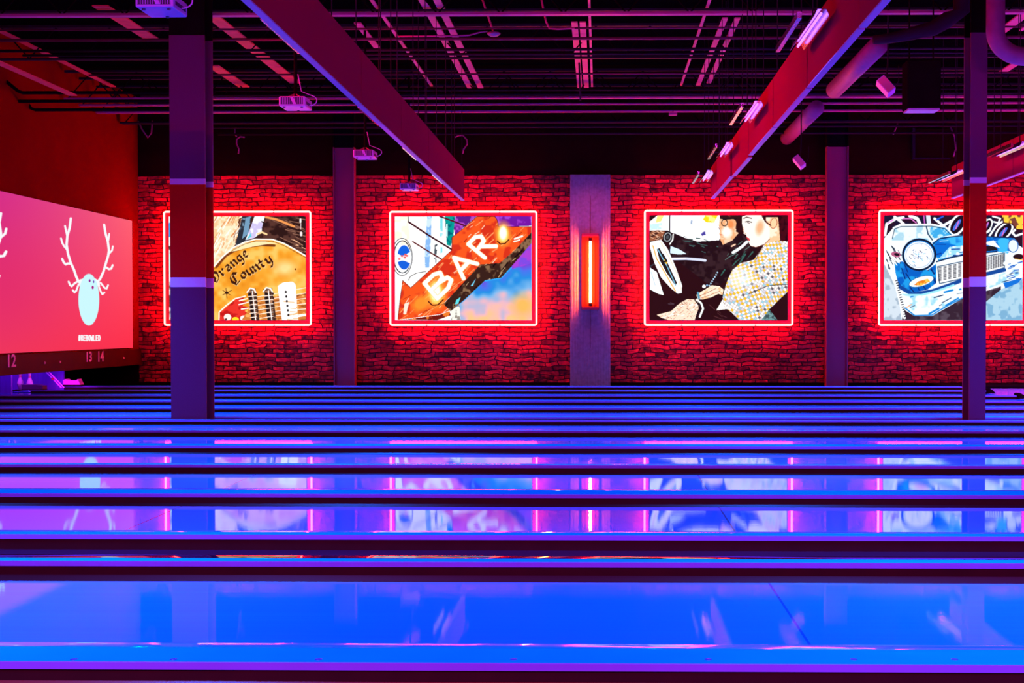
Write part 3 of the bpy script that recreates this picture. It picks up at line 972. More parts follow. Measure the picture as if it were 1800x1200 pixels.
    p.streak(hd, (176, 110, 80), 75, 22, -35, 4, 5); p.streak(hd, (110, 50, 40), 30, 14, 40, 4, 6); p.streak(hd, (255, 252, 250), 20, 40, -25, 7, 9)
    p.stroke([(566, 893), (604, 925), (622, 975), (592, 1050)], 18, (244, 250, 250), 4)
    p.stroke([(548, 900), (582, 940), (590, 990), (560, 1050)], 10, (24, 14, 18), 4)
    p.streak([(250, 900), (400, 900), (350, 940), (250, 930)], (80, 60, 70), 6, 70, 10, 8, 4)
    p.streak([(640, 900), (760, 900), (860, 1080), (640, 1080)], (80, 40, 44), 10, 60, 30, 9, 4)
    return p


def art_car():
    p = canvas(153, 1440, 120, 1082, (238, 246, 252), 460)
    U, V = p.U, p.V
    I, K = (246, 251, 255), (18, 16, 30)
    # scribbled background on top
    p.poly([(153, 120), (1440, 120), (1440, 420), (1300, 330), (920, 300), (780, 300), (700, 220), (250, 220), (153, 330)], (40, 18, 34), (24, 22, 50), 40, 3)
    for pts, w_, c in (([(160, 300), (175, 200), (260, 150), (330, 140)], 26, I), ([(250, 135), (300, 170), (350, 215)], 26, I),
                       ([(390, 125), (460, 150), (490, 210)], 30, I), ([(560, 120), (570, 210)], 40, (215, 225, 245)), ([(520, 120), (530, 210)], 12, (200, 90, 190)),
                       ([(620, 150), (700, 215), (760, 180), (860, 130)], 24, I), ([(330, 150), (400, 150), (450, 190)], 10, (230, 120, 210)),
                       ([(700, 130), (640, 160)], 14, (40, 90, 220)), ([(185, 190), (240, 160)], 10, (230, 130, 220)),
                       ([(1080, 150), (1150, 190), (1130, 260), (1060, 300)], 22, I), ([(1130, 310), (1190, 220), (1260, 170)], 18, I),
                       ([(1160, 130), (1230, 150), (1210, 190), (1170, 180)], 16, I), ([(1390, 230), (1340, 280), (1370, 310), (1430, 290)], 20, I)):
        p.stroke(pts, w_, c, 5)
    for cx, cy, rx, ry, rot in ((835, 205, 52, 105, 0.6), (1265, 270, 45, 95, 0.75), (1110, 215, 30, 60, 0.5)):
        p.ell(cx, cy, rx * 1.35, ry * 1.2, I, rot); p.ell(cx, cy, rx, ry * 0.92, (24, 14, 26), rot); p.ell(cx - 8, cy + 4, rx * 0.35, ry * 0.6, (70, 110, 220), rot); p.stroke([(cx - 18, cy + 40), (cx + 8, cy - 30)], 9, (230, 110, 200), 4)
    p.poly([(1240, 120), (1440, 120), (1440, 260), (1370, 245), (1340, 200), (1270, 190)], (244, 200, 60), (120, 60, 50), 40, 6, 0.62)
    p.stroke([(1240, 125), (1262, 190), (1340, 200), (1380, 250), (1440, 255)], 10, (60, 20, 30), 4)
    # windscreen and roof
    p.poly([(215, 350), (240, 230), (300, 205), (600, 205), (720, 230), (790, 300), (600, 340), (560, 360), (320, 350)], (168, 210, 228), (230, 244, 248), 60, 7, 0.5)
    p.poly([(590, 215), (720, 235), (785, 298), (620, 330), (570, 290)], (60, 165, 225), (190, 230, 245), 45, 8)
    p.stroke([(215, 350), (238, 235), (300, 205), (600, 203), (725, 228), (795, 300)], 14, I, 4)
    p.stroke([(228, 330), (250, 245), (310, 222), (590, 218), (715, 243), (775, 300)], 7, (30, 60, 90), 3)
    p.stroke([(545, 225), (560, 290), (600, 345)], 12, (40, 70, 100), 4)
    # bonnet
    hood = [(600, 370), (680, 320), (900, 300), (1100, 310), (1360, 330), (1400, 380), (1300, 470), (1200, 450), (920, 480), (660, 540), (620, 470)]
    p.poly(hood, (8, 104, 205), (60, 180, 240), 90, 5, 0.58)
    p.poly([(660, 520), (760, 410), (900, 395), (920, 470), (760, 500)], (150, 215, 246), (245, 250, 255), 40, 9)
    p.streak(hood, (235, 248, 255), 12, 90, -12, 8, 3)
    p.streak(hood, (8, 60, 150), 18, 90, -8, 11, 13)
    p.stroke([(610, 380), (660, 335), (770, 318), (900, 302), (1100, 315), (1300, 325)], 11, (12, 40, 90), 4)
    p.stroke([(640, 545), (780, 505), (920, 480), (1200, 452)], 12, (16, 40, 80), 4)
    p.poly([(1090, 400), (1180, 400), (1210, 440), (1100, 450)], (30, 25, 30))
    p.poly([(1070, 370), (1170, 350), (1230, 420), (1110, 390)], (245, 250, 252))
    # left wing and mirror clutter
    wing = [(250, 560), (320, 540), (420, 600), (560, 620), (640, 560), (640, 740), (560, 800), (380, 840), (290, 760), (260, 650)]
    p.poly(wing, (8, 92, 190), (30, 150, 225), 60, 12)
    p.streak(wing, (10, 40, 110), 18, 90, 60, 12, 4)
    p.streak([(160, 380), (330, 380), (310, 560), (160, 640)], (40, 50, 70), 26, 60, 60, 9, 3)
    p.streak([(160, 380), (330, 380), (310, 560), (160, 640)], (250, 253, 255), 26, 60, 40, 11, 4)
    p.ell(262, 478, 44, 24, (180, 90, 130), 0.2); p.ell(270, 478, 26, 12, (30, 15, 30), 0.2)
    # headlamp
    p.ell(478, 480, 158, 150, (28, 120, 205)); p.ring(478, 480, 150, 140, 18, (14, 24, 50)); p.ell(478, 485, 136, 126, (250, 252, 255))
    rr = np.random.default_rng(8)
    for _ in range(34):
        a_, d_ = rr.uniform(0, 6.28), rr.uniform(0, 105)
        x, y = 478 + d_ * math.cos(a_), 485 + d_ * 0.9 * math.sin(a_)
        c = [(90, 120, 165), (170, 190, 220), (60, 70, 100), (150, 205, 240), (200, 190, 215)][rr.integers(5)]
        p.stroke([(x, y), (x + rr.uniform(-22, 22), y + rr.uniform(-20, 20))], rr.uniform(4, 10), c, 4)
    p.ring(478, 485, 122, 112, 5, (120, 165, 210))
    # grille
    for x0, x1, n_, yt0, yt1, yb0, yb1 in ((650, 925, 6, 590, 535, 745, 690), (1070, 1270, 9, 500, 465, 650, 600)):
        p.poly([(x0, yt0), (x1, yt1), (x1, yb1), (x0 + 20, yb0)], (246, 250, 252))
        p.stroke([(x0, yt0), (x1, yt1), (x1, yb1), (x0 + 20, yb0), (x0, yt0)], 9, (60, 90, 120), 3)
        for k_ in range(n_):
            t0 = (k_ + 0.5) / n_
            xa = x0 + (x1 - x0) * t0
            ya, yb = yt0 + (yt1 - yt0) * t0 + 12, yb0 + (yb1 - yb0) * t0 - 14
            wd = (x1 - x0) / n_ * 0.5
            nn = 11
            for j in range(nn):
                yy = ya + (yb - ya) * j / nn
                p.stroke([(xa - wd / 2, yy + 4), (xa + wd / 2, yy)], 7, (44, 40, 52), 3)
    # indicator
    p.ell(500, 725, 118, 44, (244, 250, 253), -0.28); p.poly([(430, 760), (470, 725), (560, 700), (585, 725), (500, 765)], (232, 120, 20), (252, 200, 80), 26, 6)
    p.ring(500, 725, 118, 44, 6, (40, 110, 170), -0.28)
    # bumper
    p.stroke([(290, 770), (420, 845), (600, 815), (760, 760), (920, 700), (1270, 620)], 34, (20, 70, 150), 6)
    p.stroke([(350, 850), (500, 850), (640, 815), (800, 760)], 18, (150, 225, 245), 5)
    bp_ = [(300, 830), (420, 860), (600, 850), (740, 790), (860, 790), (920, 760), (1070, 700), (1270, 650), (1440, 560), (1440, 660), (1270, 740), (1060, 810),
           (860, 880), (740, 960), (600, 1040), (440, 1040), (350, 970)]
    p.poly(bp_, (236, 248, 252), (160, 215, 240), 60, 5, 0.6)
    p.streak(bp_, (20, 130, 215), 30, 120, -22, 16, 4)
    p.streak(bp_, (14, 40, 90), 14, 90, -20, 8, 14)
    p.streak(bp_, (40, 45, 80), 16, 40, -20, 8, 5)
    p.streak(bp_, (240, 160, 110), 6, 50, -20, 8, 6)
    p.stroke([(350, 970), (440, 1040), (600, 1035), (740, 950), (880, 880)], 12, (30, 130, 210), 4)
    p.stroke([(885, 680), (880, 780), (905, 870)], 22, (240, 246, 250), 4); p.stroke([(905, 700), (900, 860)], 8, (30, 30, 50), 3)
    p.stroke([(1270, 560), (1330, 520), (1400, 540)], 26, (235, 245, 252), 4); p.ell(1350, 400, 50, 62, (225, 238, 248)); p.ring(1350, 400, 46, 58, 8, (40, 100, 180))
    p.ell(1400, 500, 50, 26, (40, 20, 25)); p.stroke([(1370, 520), (1440, 530)], 8, (240, 180, 50), 4)
    p.streak([(1270, 560), (1440, 540), (1440, 700), (1270, 720)], (20, 90, 190), 14, 50, -15, 9, 7)
    # road
    p.poly([(340, 985), (440, 1045), (600, 1045), (740, 965), (880, 885), (1240, 770), (1240, 860), (1060, 940), (920, 1082), (320, 1082)], (52, 34, 48), (84, 70, 84), 70, 5)
    p.poly([(1240, 800), (1440, 700), (1440, 1082), (900, 1082), (940, 1000), (1080, 930)], (168, 205, 226), (120, 170, 205), 60, 8)
    p.poly([(1260, 740), (1440, 690), (1400, 740), (1280, 790)], (20, 110, 210))
    p.poly([(153, 560), (200, 650), (250, 760), (300, 950), (320, 1082), (153, 1082)], (160, 178, 196), (205, 218, 230), 60, 4)
    p.stroke([(235, 620), (270, 760), (305, 900), (345, 1060)], 26, (246, 250, 253), 5)
    for k_ in range(16):
        p.stroke([(262 + k_ * 5.5, 720 + k_ * 22), (278 + k_ * 5.5, 716 + k_ * 22)], 9, (30, 28, 40), 3)
    return p


def art_guitar():
    p = canvas(-398, 922, 88, 1120, (62, 34, 26), 440)
    U, V = p.U, p.V
    # far left slice
    p.poly([(-398, 88), (-200, 88), (-200, 1120), (-398, 1120)], (225, 236, 236), (70, 60, 60), 90, 5, 0.6)
    p.poly([(-398, 150), (-350, 150), (-350, 290), (-398, 290)], (50, 150, 220))
    p.poly([(-398, 460), (-350, 460), (-350, 640), (-398, 640)], (190, 250, 235))
    # pale arm / hair at left
    arm = [(-230, 88), (310, 88), (300, 260), (230, 400), (60, 560), (-60, 640), (-230, 640)]
    p.poly(arm, (252, 226, 190), (246, 196, 146), 40, 3)
    p.streak(arm, (206, 116, 60), 60, 110, -62, 6, 4)
    p.streak(arm, (255, 250, 242), 50, 120, -60, 8, 5)
    p.streak([(220, 150), (320, 88), (320, 330), (230, 400)], (90, 40, 25), 24, 60, -70, 7, 6)
    # dark clothes, sky blue fold
    p.poly([(310, 88), (400, 88), (360, 320), (240, 400)], (40, 44, 54), (110, 140, 165), 40, 8)
    p.poly([(345, 100), (390, 90), (370, 260), (310, 310)], (110, 150, 180))
    p.poly([(430, 88), (530, 88), (520, 150), (560, 180), (510, 230), (430, 300), (340, 325), (385, 215)], (244, 246, 252), (200, 190, 230), 60, 3)
    p.poly([(345, 322), (395, 250), (400, 290)], (90, 200, 215))
    cl = [(530, 88), (922, 88), (922, 470), (760, 400), (640, 330), (500, 300), (500, 200)]
    p.poly(cl, (44, 22, 18), (84, 50, 42), 60, 7)
    p.streak(cl, (140, 96, 78), 30, 140, 18, 8, 6)
    p.stroke([(540, 95), (640, 118), (720, 150), (810, 188)], 22, (240, 150, 80), 8)
    p.stroke([(460, 262), (500, 245), (545, 265)], 18, (250, 210, 150), 5)
    p.streak([(700, 300), (922, 300), (922, 440)], (236, 180, 140), 12, 60, 25, 7, 3)
    p.stroke([(500, 140), (540, 165)], 12, (30, 20, 20), 3)
    # guitar body
    body = [(-398, 1120), (-300, 900), (-120, 700), (40, 580), (120, 490), (220, 400), (330, 345), (440, 316), (600, 316), (720, 360), (840, 430), (922, 480), (922, 1120)]
    p.poly(body, (238, 158, 44))
    n1 = smooth_noise(U, V, 120, 5) * 0.6 + smooth_noise(U, V, 45, 6) * 0.4
    m = p.inside(body)
    p.put(m * np.clip((n1 - 0.42) * 3, 0, 0.75), (252, 204, 110))
    p.put(m * np.clip((0.42 - n1) * 3, 0, 0.7), (220, 128, 20))
    p.put(m * np.clip(1 - np.hypot((U - 720) / 170, (V - 600) / 110), 0, 0.8), (250, 226, 160))
    p.stroke([(60, 590), (150, 480), (240, 425), (380, 385), (500, 372), (620, 378)], 22, (110, 52, 20), 10)
    p.poly([(180, 440), (330, 352), (500, 330), (660, 360), (560, 362), (400, 390), (250, 430)], (250, 226, 170))
    p.stroke([(-60, 660), (40, 580), (120, 488), (220, 400), (330, 345), (440, 314), (600, 316), (720, 360), (840, 430), (925, 482)], 13, (255, 250, 244), 3)
    p.stroke([(-50, 680), (60, 590), (130, 505), (228, 418), (340, 360), (440, 334), (600, 334), (712, 378), (832, 446), (925, 498)], 5, (120, 50, 20), 3)
    p.ell(822, 612, 9, 9, (120, 50, 10))
    # blackletter words, written with a broad nib along a rising line
    BL = {
        'O': [[(0.75, 0.05), (0.3, 0.15), (0.08, 0.6), (0.4, 1.0), (0.8, 0.85), (0.98, 0.4), (0.6, 0.02)], [(0.4, 0.3), (0.45, 0.8)]],
        'r': [[(0.15, 0.42), (0.25, 0.55), (0.25, 0.9), (0.4, 1.0)], [(0.3, 0.6), (0.6, 0.42), (0.75, 0.55)]],
        'a': [[(0.2, 0.5), (0.5, 0.42), (0.65, 0.55), (0.65, 0.92), (0.8, 1.0)], [(0.6, 0.68), (0.25, 0.75), (0.2, 0.95), (0.45, 1.0), (0.65, 0.85)]],
        'n': [[(0.1, 0.42), (0.22, 0.52), (0.22, 0.92), (0.32, 1.0)], [(0.25, 0.58), (0.55, 0.42), (0.7, 0.56), (0.7, 0.92), (0.84, 1.0)]],
        'g': [[(0.65, 0.45), (0.3, 0.42), (0.2, 0.6), (0.2, 0.85), (0.45, 0.98), (0.68, 0.85)], [(0.68, 0.42), (0.7, 1.1), (0.5, 1.35), (0.15, 1.28)]],
        'e': [[(0.6, 0.62), (0.6, 0.48), (0.35, 0.42), (0.2, 0.6), (0.2, 0.9), (0.45, 1.0), (0.68, 0.9)], [(0.25, 0.75), (0.62, 0.6)]],
        'C': [[(0.95, 0.2), (0.6, 0.02), (0.2, 0.2), (0.08, 0.6), (0.4, 1.0), (0.95, 0.85)], [(0.5, 0.2), (0.5, 0.85)]],
        'o': [[(0.5, 0.42), (0.22, 0.55), (0.22, 0.88), (0.5, 1.0), (0.74, 0.88), (0.74, 0.55), (0.5, 0.42)]],
        'u': [[(0.12, 0.42), (0.22, 0.5), (0.22, 0.9), (0.45, 1.0), (0.7, 0.85)], [(0.7, 0.42), (0.7, 0.92), (0.84, 1.0)]],
        't': [[(0.35, 0.15), (0.35, 0.9), (0.55, 1.0)], [(0.1, 0.46), (0.65, 0.46)]],
        'y': [[(0.12, 0.42), (0.24, 0.52), (0.24, 0.85), (0.5, 0.98), (0.7, 0.85)], [(0.7, 0.42), (0.72, 1.05), (0.5, 1.35), (0.25, 1.3)]],
    }

    def word(txt, x, y, ang, size, adv):
        ca, sa = math.cos(R(ang)), math.sin(R(ang))
        for i, ch in enumerate(txt):
            k = size * (1.12 if i == 0 else 1.0)
            for st in BL[ch]:
                pts = [(x + (a_ * k * 0.8) * ca - (b_ * k) * sa, y + (a_ * k * 0.8) * sa + (b_ * k) * ca) for a_, b_ in st]
                p.nib([(q[0] + 5, q[1] + 5) for q in pts], k * 0.26, (240, 190, 120), ang - 42)
                p.nib(pts, k * 0.24, (62, 26, 10), ang - 42)
            x += ca * (adv * (1.35 if i == 0 else 1.0)); y += sa * (adv * (1.35 if i == 0 else 1.0))
            ang += 0
    word('Orange', -30, 670, -39, 100, 72)
    word('County', 165, 680, -31, 104, 72)
    p.stroke([(118, 868), (205, 822)], 6, (90, 45, 20)); p.stroke([(150, 800), (160, 900)], 6, (90, 45, 20)); p.stroke([(118, 820), (200, 872)], 5, (90, 45, 20)); p.ell(158, 846, 18, 14, (50, 25, 15), 0, 0.5)
    # scratch plate, flames
    plate = [(88, 1120), (92, 1040), (150, 990), (250, 905), (330, 890), (300, 930), (360, 935), (310, 975), (372, 990), (330, 1030), (380, 1050), (350, 1120)]
    p.poly(plate, (226, 50, 40), (190, 24, 24), 50, 4)
    p.stroke([(82, 1120), (84, 1040), (150, 975), (240, 905), (335, 880)], 11, (255, 248, 240), 3)
    for q in (((280, 925), (355, 905)), ((275, 965), (365, 940)), ((300, 1010), (365, 1000))):
        p.stroke(q, 12, (255, 246, 236), 4)
    p.ell(165, 1090, 36, 34, (248, 232, 226)); p.ell(240, 1112, 34, 24, (250, 214, 40)); p.ell(320, 1100, 34, 28, (250, 236, 230)); p.ell(150, 1110, 10, 10, (70, 30, 30))
    # neck strip, strings, pickups
    p.poly([(300, 1120), (440, 900), (922, 850), (922, 1120)], (206, 120, 50), (236, 168, 90), 30, 9)
    p.streak([(440, 900), (922, 850), (922, 1120), (440, 1120)], (120, 56, 20), 40, 80, -8, 5, 4)
    for k_ in range(6):
        p.stroke([(430, 890 + k_ * 44), (660, 850 + k_ * 44), (925, 795 + k_ * 53)], 7, (255, 240, 222), 3)
    for (x0, y0, w_) in ((375, 800, 60), (530, 795, 66)):
        p.poly([(x0 - 20, y0 + 15), (x0 + w_, y0), (x0 + w_ + 40, 1120), (x0 + 20, 1120)], (74, 46, 36), (170, 120, 90), 20, 6, 0.6)
        p.stroke([(x0 - 20, y0 + 40), (x0 + 10, y0), (x0 + w_ * 0.8, y0 + 10), (x0 + w_ + 10, y0 + 60)], 13, (255, 250, 246), 4)
        for k_ in range(7):
            p.ell(x0 + 8 + k_ * 4, y0 + 60 + k_ * 42, 13, 15, (28, 20, 20), 0, 0.4); p.ell(x0 + w_ + 6 + k_ * 3, y0 + 60 + k_ * 42, 10, 13, (60, 36, 28), 0, 0.4)
            p.stroke([(x0 - 10 + k_ * 4, y0 + 84 + k_ * 42), (x0 + w_ + 8, y0 + 76 + k_ * 42)], 7, (252, 236, 222), 3)
        p.stroke([(x0 + 30, y0 + 30), (x0 + 62, 1120)], 9, (250, 244, 240), 3)
    p.poly([(650, 780), (700, 745), (790, 735), (822, 760), (840, 1050), (850, 1120), (690, 1120), (665, 920)], (254, 252, 250))
    p.streak([(680, 920), (840, 880), (850, 1120), (690, 1120)], (246, 176, 110), 10, 90, -6, 10, 4)
    for k_ in range(6):
        p.ell(728 + k_ * 5, 838 + k_ * 46, 10, 12, (40, 34, 34), 0, 0.4)
    p.stroke([(845, 1080), (925, 1065)], 20, (255, 252, 248), 4)
    p.stroke([(872, 118), (872, 145)], 18, (250, 246, 246), 5); p.stroke([(876, 160), (874, 215)], 7, (220, 200, 200), 4); p.ell(878, 262, 13, 24, (230, 214, 214))
    return p


# ------------------------------------------------------------------ lightboxes with neon borders
def lightbox(label, px0, px1, py0, py1, paint):
    """px..: centre line of the neon border in the photo, at the tube's plane"""
    yt = WY - 0.15
    a_, b_ = atY(px0, (py0 + py1) / 2, yt), atY(px1, (py0 + py1) / 2, yt)
    zt, zb = atY((px0 + px1) / 2, py0, yt).z, atY((px0 + px1) / 2, py1, yt).z
    x0, x1 = a_.x, b_.x
    cx, cz = (x0 + x1) / 2, (zt + zb) / 2
    t = root('wall_lightbox', label, 'illuminated picture', (cx, WY, cz), 'neon framed pictures on the brick wall')
    hw, hh = (x1 - x0) / 2, (zt - zb) / 2
    obj('backing_box', box(B(), -hw + 0.08, hw - 0.08, -0.15, -0.002, -hh + 0.08, hh - 0.08), M['box_red'], t)
    obj('border_board', box(B(), -hw + 0.0, hw - 0.0, -0.125, -0.10, -hh + 0.0, hh - 0.0), M['box_red'], t)
    # neon border, one bent tube
    bm = B()
    r_ = 0.02
    cr = 0.04
    pts = []
    for (sx, sz, a0) in ((1, 1, 90), (1, -1, 0), (-1, -1, -90), (-1, 1, 180)):
        for k in range(5):
            an = R(a0 - k * 22.5)
            pts.append((sx * (hw - cr) + cr * math.cos(an), -0.15, sz * (hh - cr) + cr * math.sin(an)))
    pts.append(pts[0])
    tube(bm, pts, r_, 8, caps=False)
    obj('neon_border', bm, M['neon_red'], t, smooth=True)
    # print
    m_ = 0.10
    h, w_ = paint.U.shape
    X, Z = np.meshgrid(np.linspace(-hw + m_, hw - m_, w_), np.linspace(hh - m_, -hh + m_, h))
    P3 = np.stack([X, np.full_like(X, -0.156), Z], -1)
    paint_grid('printed_panel', P3, paint, M['art'], t)
    # four clips that hold the tube
    for (cx_, cz_) in ((-hw * 0.5, hh), (hw * 0.5, hh), (-hw * 0.5, -hh), (hw * 0.5, -hh)):
        obj('tube_clip', box(B(), cx_ - 0.012, cx_ + 0.012, -0.165, -0.1, cz_ - 0.03, cz_ + 0.03), M['box_red'], t)
    return t


lightbox('neon framed picture of an orange guitar lettered Orange County, behind the left column', 289, 546, 372, 571, art_guitar())
lightbox('neon framed picture of a red arrow sign reading BAR', 686, 943, 372, 571, art_bar())
lightbox('neon framed picture of a couple driving, woman in a checked shirt', 1133.5, 1393, 370, 571, art_couple())
lightbox('neon framed picture of a blue vintage car at the right edge', 1545.5, 1806, 370, 571, art_car())

# sconce on the pilaster
a, b = atY(1023, 477, WY - 0.2), atY(1052, 477, WY - 0.2)
zt, zb = atY(1037, 411, WY - 0.2).z, atY(1037, 544, WY - 0.2).z
t = root('wall_sconce', 'tall narrow sconce with glowing orange tube on the concrete pilaster', 'wall lamp', ((a.x + b.x) / 2, WY - 0.14, (zt + zb) / 2))
hw, hh = (b.x - a.x) / 2, (zt - zb) / 2
bm = B()
box(bm, -hw, hw, -0.02, 0, -hh, hh)
obj('back_plate', bm, M['amber'], t)
for s in (-1, 1):
    obj('side_fin', box(B(), s * hw - 0.008, s * hw + 0.008, -0.035, -0.02, -hh, hh), M['amber'], t)
    obj('inner_fin', box(B(), s * hw * 0.55 - 0.005, s * hw * 0.55 + 0.005, -0.033, -0.02, -hh, hh), M['amber'], t)
    obj('end_cap', box(B(), -hw, hw, -0.17, -0.02, s * hh - 0.05 * (s > 0), s * hh + 0.05 * (s < 0)), M['box_red'], t)
zt2, zb2 = atY(1037, 424, WY - 0.24).z - (zt + zb) / 2, atY(1037, 532, WY - 0.24).z - (zt + zb) / 2
obj('glowing_tube', tube(B(), [(0, -0.13, zb2), (0, -0.13, zt2)], 0.024, 14), M['neon_orange'], t, smooth=True)
for z_ in (zb2, zt2):
    s = 1 if z_ > 0 else -1
    obj('tube_socket', tube(B(), [(0, -0.13, z_ + s * 0.002), (0, -0.13, z_ + s * 0.07)], 0.04, 12), M['amber'], t, smooth=True)
    obj('tube_socket_wire', tube(B(), [(0, -0.04, s * hh), (0, -0.012, s * (hh + 0.32)), (0, -0.012, s * (hh + 0.8))], 0.006, 6), M['amber'], t)
# uplight and downlight glow on the pilaster
area('pilaster_light', (PILX, 24.6, 5.0), (0.5, 0.3), 8, (1.0, 0.08, 0.5), (R(35), 0, 0), 60)

# ------------------------------------------------------------------ screen and masking over the pin decks
XS = XW + 0.06
pr_ = atX(232, 388, XS); pb_ = atX(232, 611, XS)
SY1, SZ1, SZ0 = pr_.y, pr_.z, pb_.z
SY0 = 11.5
t = root('projection_screen', 'wide pink projection screen showing an antlered bowling ball', 'screen', (XS, (SY0 + SY1) / 2, SZ0))
ny, nz = 1500, 300
YY, ZZ = np.meshgrid(np.linspace(SY0, SY1, ny), np.linspace(SZ1, SZ0, nz))
PU, PV = prj(np.full_like(YY, XS), YY, ZZ)
ky = (YY - 19.9) / (SY1 - 19.9)
kz = (ZZ - SZ0) / (SZ1 - SZ0)
sc = Paint(PU, PV, (255, 75, 95))
k1 = np.clip(ky, -1, 1)[..., None]
k2 = kz[..., None]
c00, c10, c01, c11 = np.array((240., 55, 92)), np.array((255., 48, 74)), np.array((212., 46, 138)), np.array((255., 98, 116))
kk = np.clip(k1, 0, 1)
base = (c00 * (1 - kk) + c10 * kk) * (1 - k2) + (c01 * (1 - kk) + c11 * kk) * k2
base = base + np.minimum(k1, 0) * np.array((60., -10, -60))
mid = np.exp(-((ky + 0.0) ** 2) / 0.12 - ((kz - 0.4) ** 2) / 0.1)[..., None]
base = base * (1 - 0.45 * mid) + np.array((225., 40, 105)) * 0.45 * mid
sc.c = np.clip(base, 0, 255)


def antler_ball(sc, dpx):
    Yc = YY + dpx
    U0, V0 = sc.U, sc.V
    sc.U, sc.V = prj(np.full_like(YY, XS), Yc, ZZ)
    Wc = (250, 252, 255)
    for pts, w_ in (([(124.5, 384), (122.5, 400), (118.5, 414), (117, 430), (119.5, 446), (124, 461), (130, 474), (134, 486), (138, 495), (143, 497)], 4.4),
                    ([(114.3, 397), (116, 405), (118, 414)], 3.4), ([(107.3, 419), (109.5, 427), (113, 433), (117.5, 438)], 3.4),
                    ([(109.3, 455), (112, 461), (115.5, 464.5), (119, 463), (124, 463)], 4.0),
                    ([(120.7, 495), (123, 500.5), (126, 503), (131, 498), (137, 494)], 3.6), ([(128, 510), (131, 513.5), (134, 511), (138, 500)], 3.4),
                    ([(183, 395), (185.5, 410), (189.5, 424), (191.5, 440), (190, 450), (186, 463), (182, 477), (176, 490), (170, 497)], 4.2),
                    ([(192, 411), (190.5, 422)], 3.2), ([(198.3, 433), (197, 440), (191.5, 446)], 3.2), ([(198, 466), (195.5, 472), (191.5, 473), (187, 470)], 3.6),
                    ([(190, 501), (187.5, 507), (184, 506), (177, 497)], 3.2), ([(183.5, 514), (180, 517), (177, 512), (173, 501)], 3.2)):
        sc.stroke(pts, w_, Wc, 0.9)
    sc.poly([(138, 492), (150, 488), (165, 488), (175, 494), (176, 502), (140, 504)], Wc)
    sc.ell(156.2, 526.5, 18.3, 45.5, (205, 250, 255), 0, 0.04)
    sc.ell(157.5, 493.3, 1.7, 2.6, (150, 30, 150), 0, 0.3); sc.ell(164.4, 495, 1.4, 2.3, (120, 70, 190), 0, 0.3); sc.ell(163, 505, 1.9, 3, (175, 20, 130), 0, 0.3)
    # caption under the ball
    GL = {'#': [[(.3, 0), (.2, 1)], [(.75, 0), (.65, 1)], [(0, .35), (1, .35)], [(0, .68), (.95, .68)]],
          'R': [[(.1, 1), (.1, 0), (.7, 0), (.85, .25), (.7, .5), (.1, .5)], [(.5, .5), (.9, 1)]],
          'E': [[(.9, 0), (.1, 0), (.1, 1), (.9, 1)], [(.1, .5), (.75, .5)]],
          'B': [[(.1, 0), (.1, 1), (.7, 1), (.9, .75), (.7, .5), (.1, .5)], [(.1, 0), (.65, 0), (.85, .25), (.7, .5)]],
          'O': [[(.3, 0), (.7, 0), (.9, .3), (.9, .7), (.7, 1), (.3, 1), (.1, .7), (.1, .3), (.3, 0)]],
          'W': [[(0, 0), (.25, 1), (.5, .3), (.75, 1), (1, 0)]],
          'L': [[(.1, 0), (.1, 1), (.85, 1)]],
          'D': [[(.1, 0), (.1, 1), (.6, 1), (.9, .7), (.9, .3), (.6, 0), (.1, 0)]]}
    for i, ch in enumerate('#REBOWLED'):
        x = 138.2 + i * 4.33
        for st in GL[ch]:
            sc.stroke([(x + a_ * 3.3, 589.3 + b_ * 8.8) for a_, b_ in st], 1.8, Wc, 0.5)
    sc.U, sc.V = U0, V0


antler_ball(sc, 0.0)
dY = atX(198.3, 433, XS).y - atX(11, 402, XS).y
antler_ball(sc, dY)
P3 = np.stack([np.zeros_like(YY), YY - (SY0 + SY1) / 2, ZZ - SZ0], -1)
paint_grid('screen_image', P3, sc, M['screen'], t)
obj('screen_backing', box(B(), -0.055, -0.004, SY0 - (SY0 + SY1) / 2, SY1 - (SY0 + SY1) / 2, 0, SZ1 - SZ0), M['wall_red'], t)

FT = min(atX(240, 613, XS).z - 0.005, SZ0 - 0.01)
FB = atX(240, 641, XS).z
mu = root('masking_fascia', 'dark red board with lane numbers under the projection screen', 'fascia', (XS, 18, FB))
obj('board', box(B(), -0.05, 0.0, SY0 - 18, WY - 0.02 - 18, 0, FT - FB), noise_vary(mat('fascia_paint', (0.06, 0.001, 0.001), 0.5, spec=0.1), 3, 0.7, 1.2), mu)


def text_mesh(name, s, height, m, parent, loc, rot, sx=1.0, ext=0.006):
    cu = bpy.data.curves.new(name, 'FONT')
    cu.body = s
    cu.size = height / 0.7
    cu.extrude = ext
    cu.offset = height * 0.025
    cu.align_x = 'CENTER'
    tmp = bpy.data.objects.new(name, cu)
    C.objects.link(tmp)
    bpy.context.view_layer.update()
    dg = bpy.context.evaluated_depsgraph_get()
    me = bpy.data.meshes.new_from_object(tmp.evaluated_get(dg))
    bpy.data.objects.remove(tmp)
    bpy.data.curves.remove(cu)
    me.materials.clear()
    me.materials.append(m)
    o = bpy.data.objects.new(name, me)
    C.objects.link(o)
    o.parent = parent
    o.location = loc
    o.rotation_euler = rot
    o.scale = (sx, 1, 1)
    return o


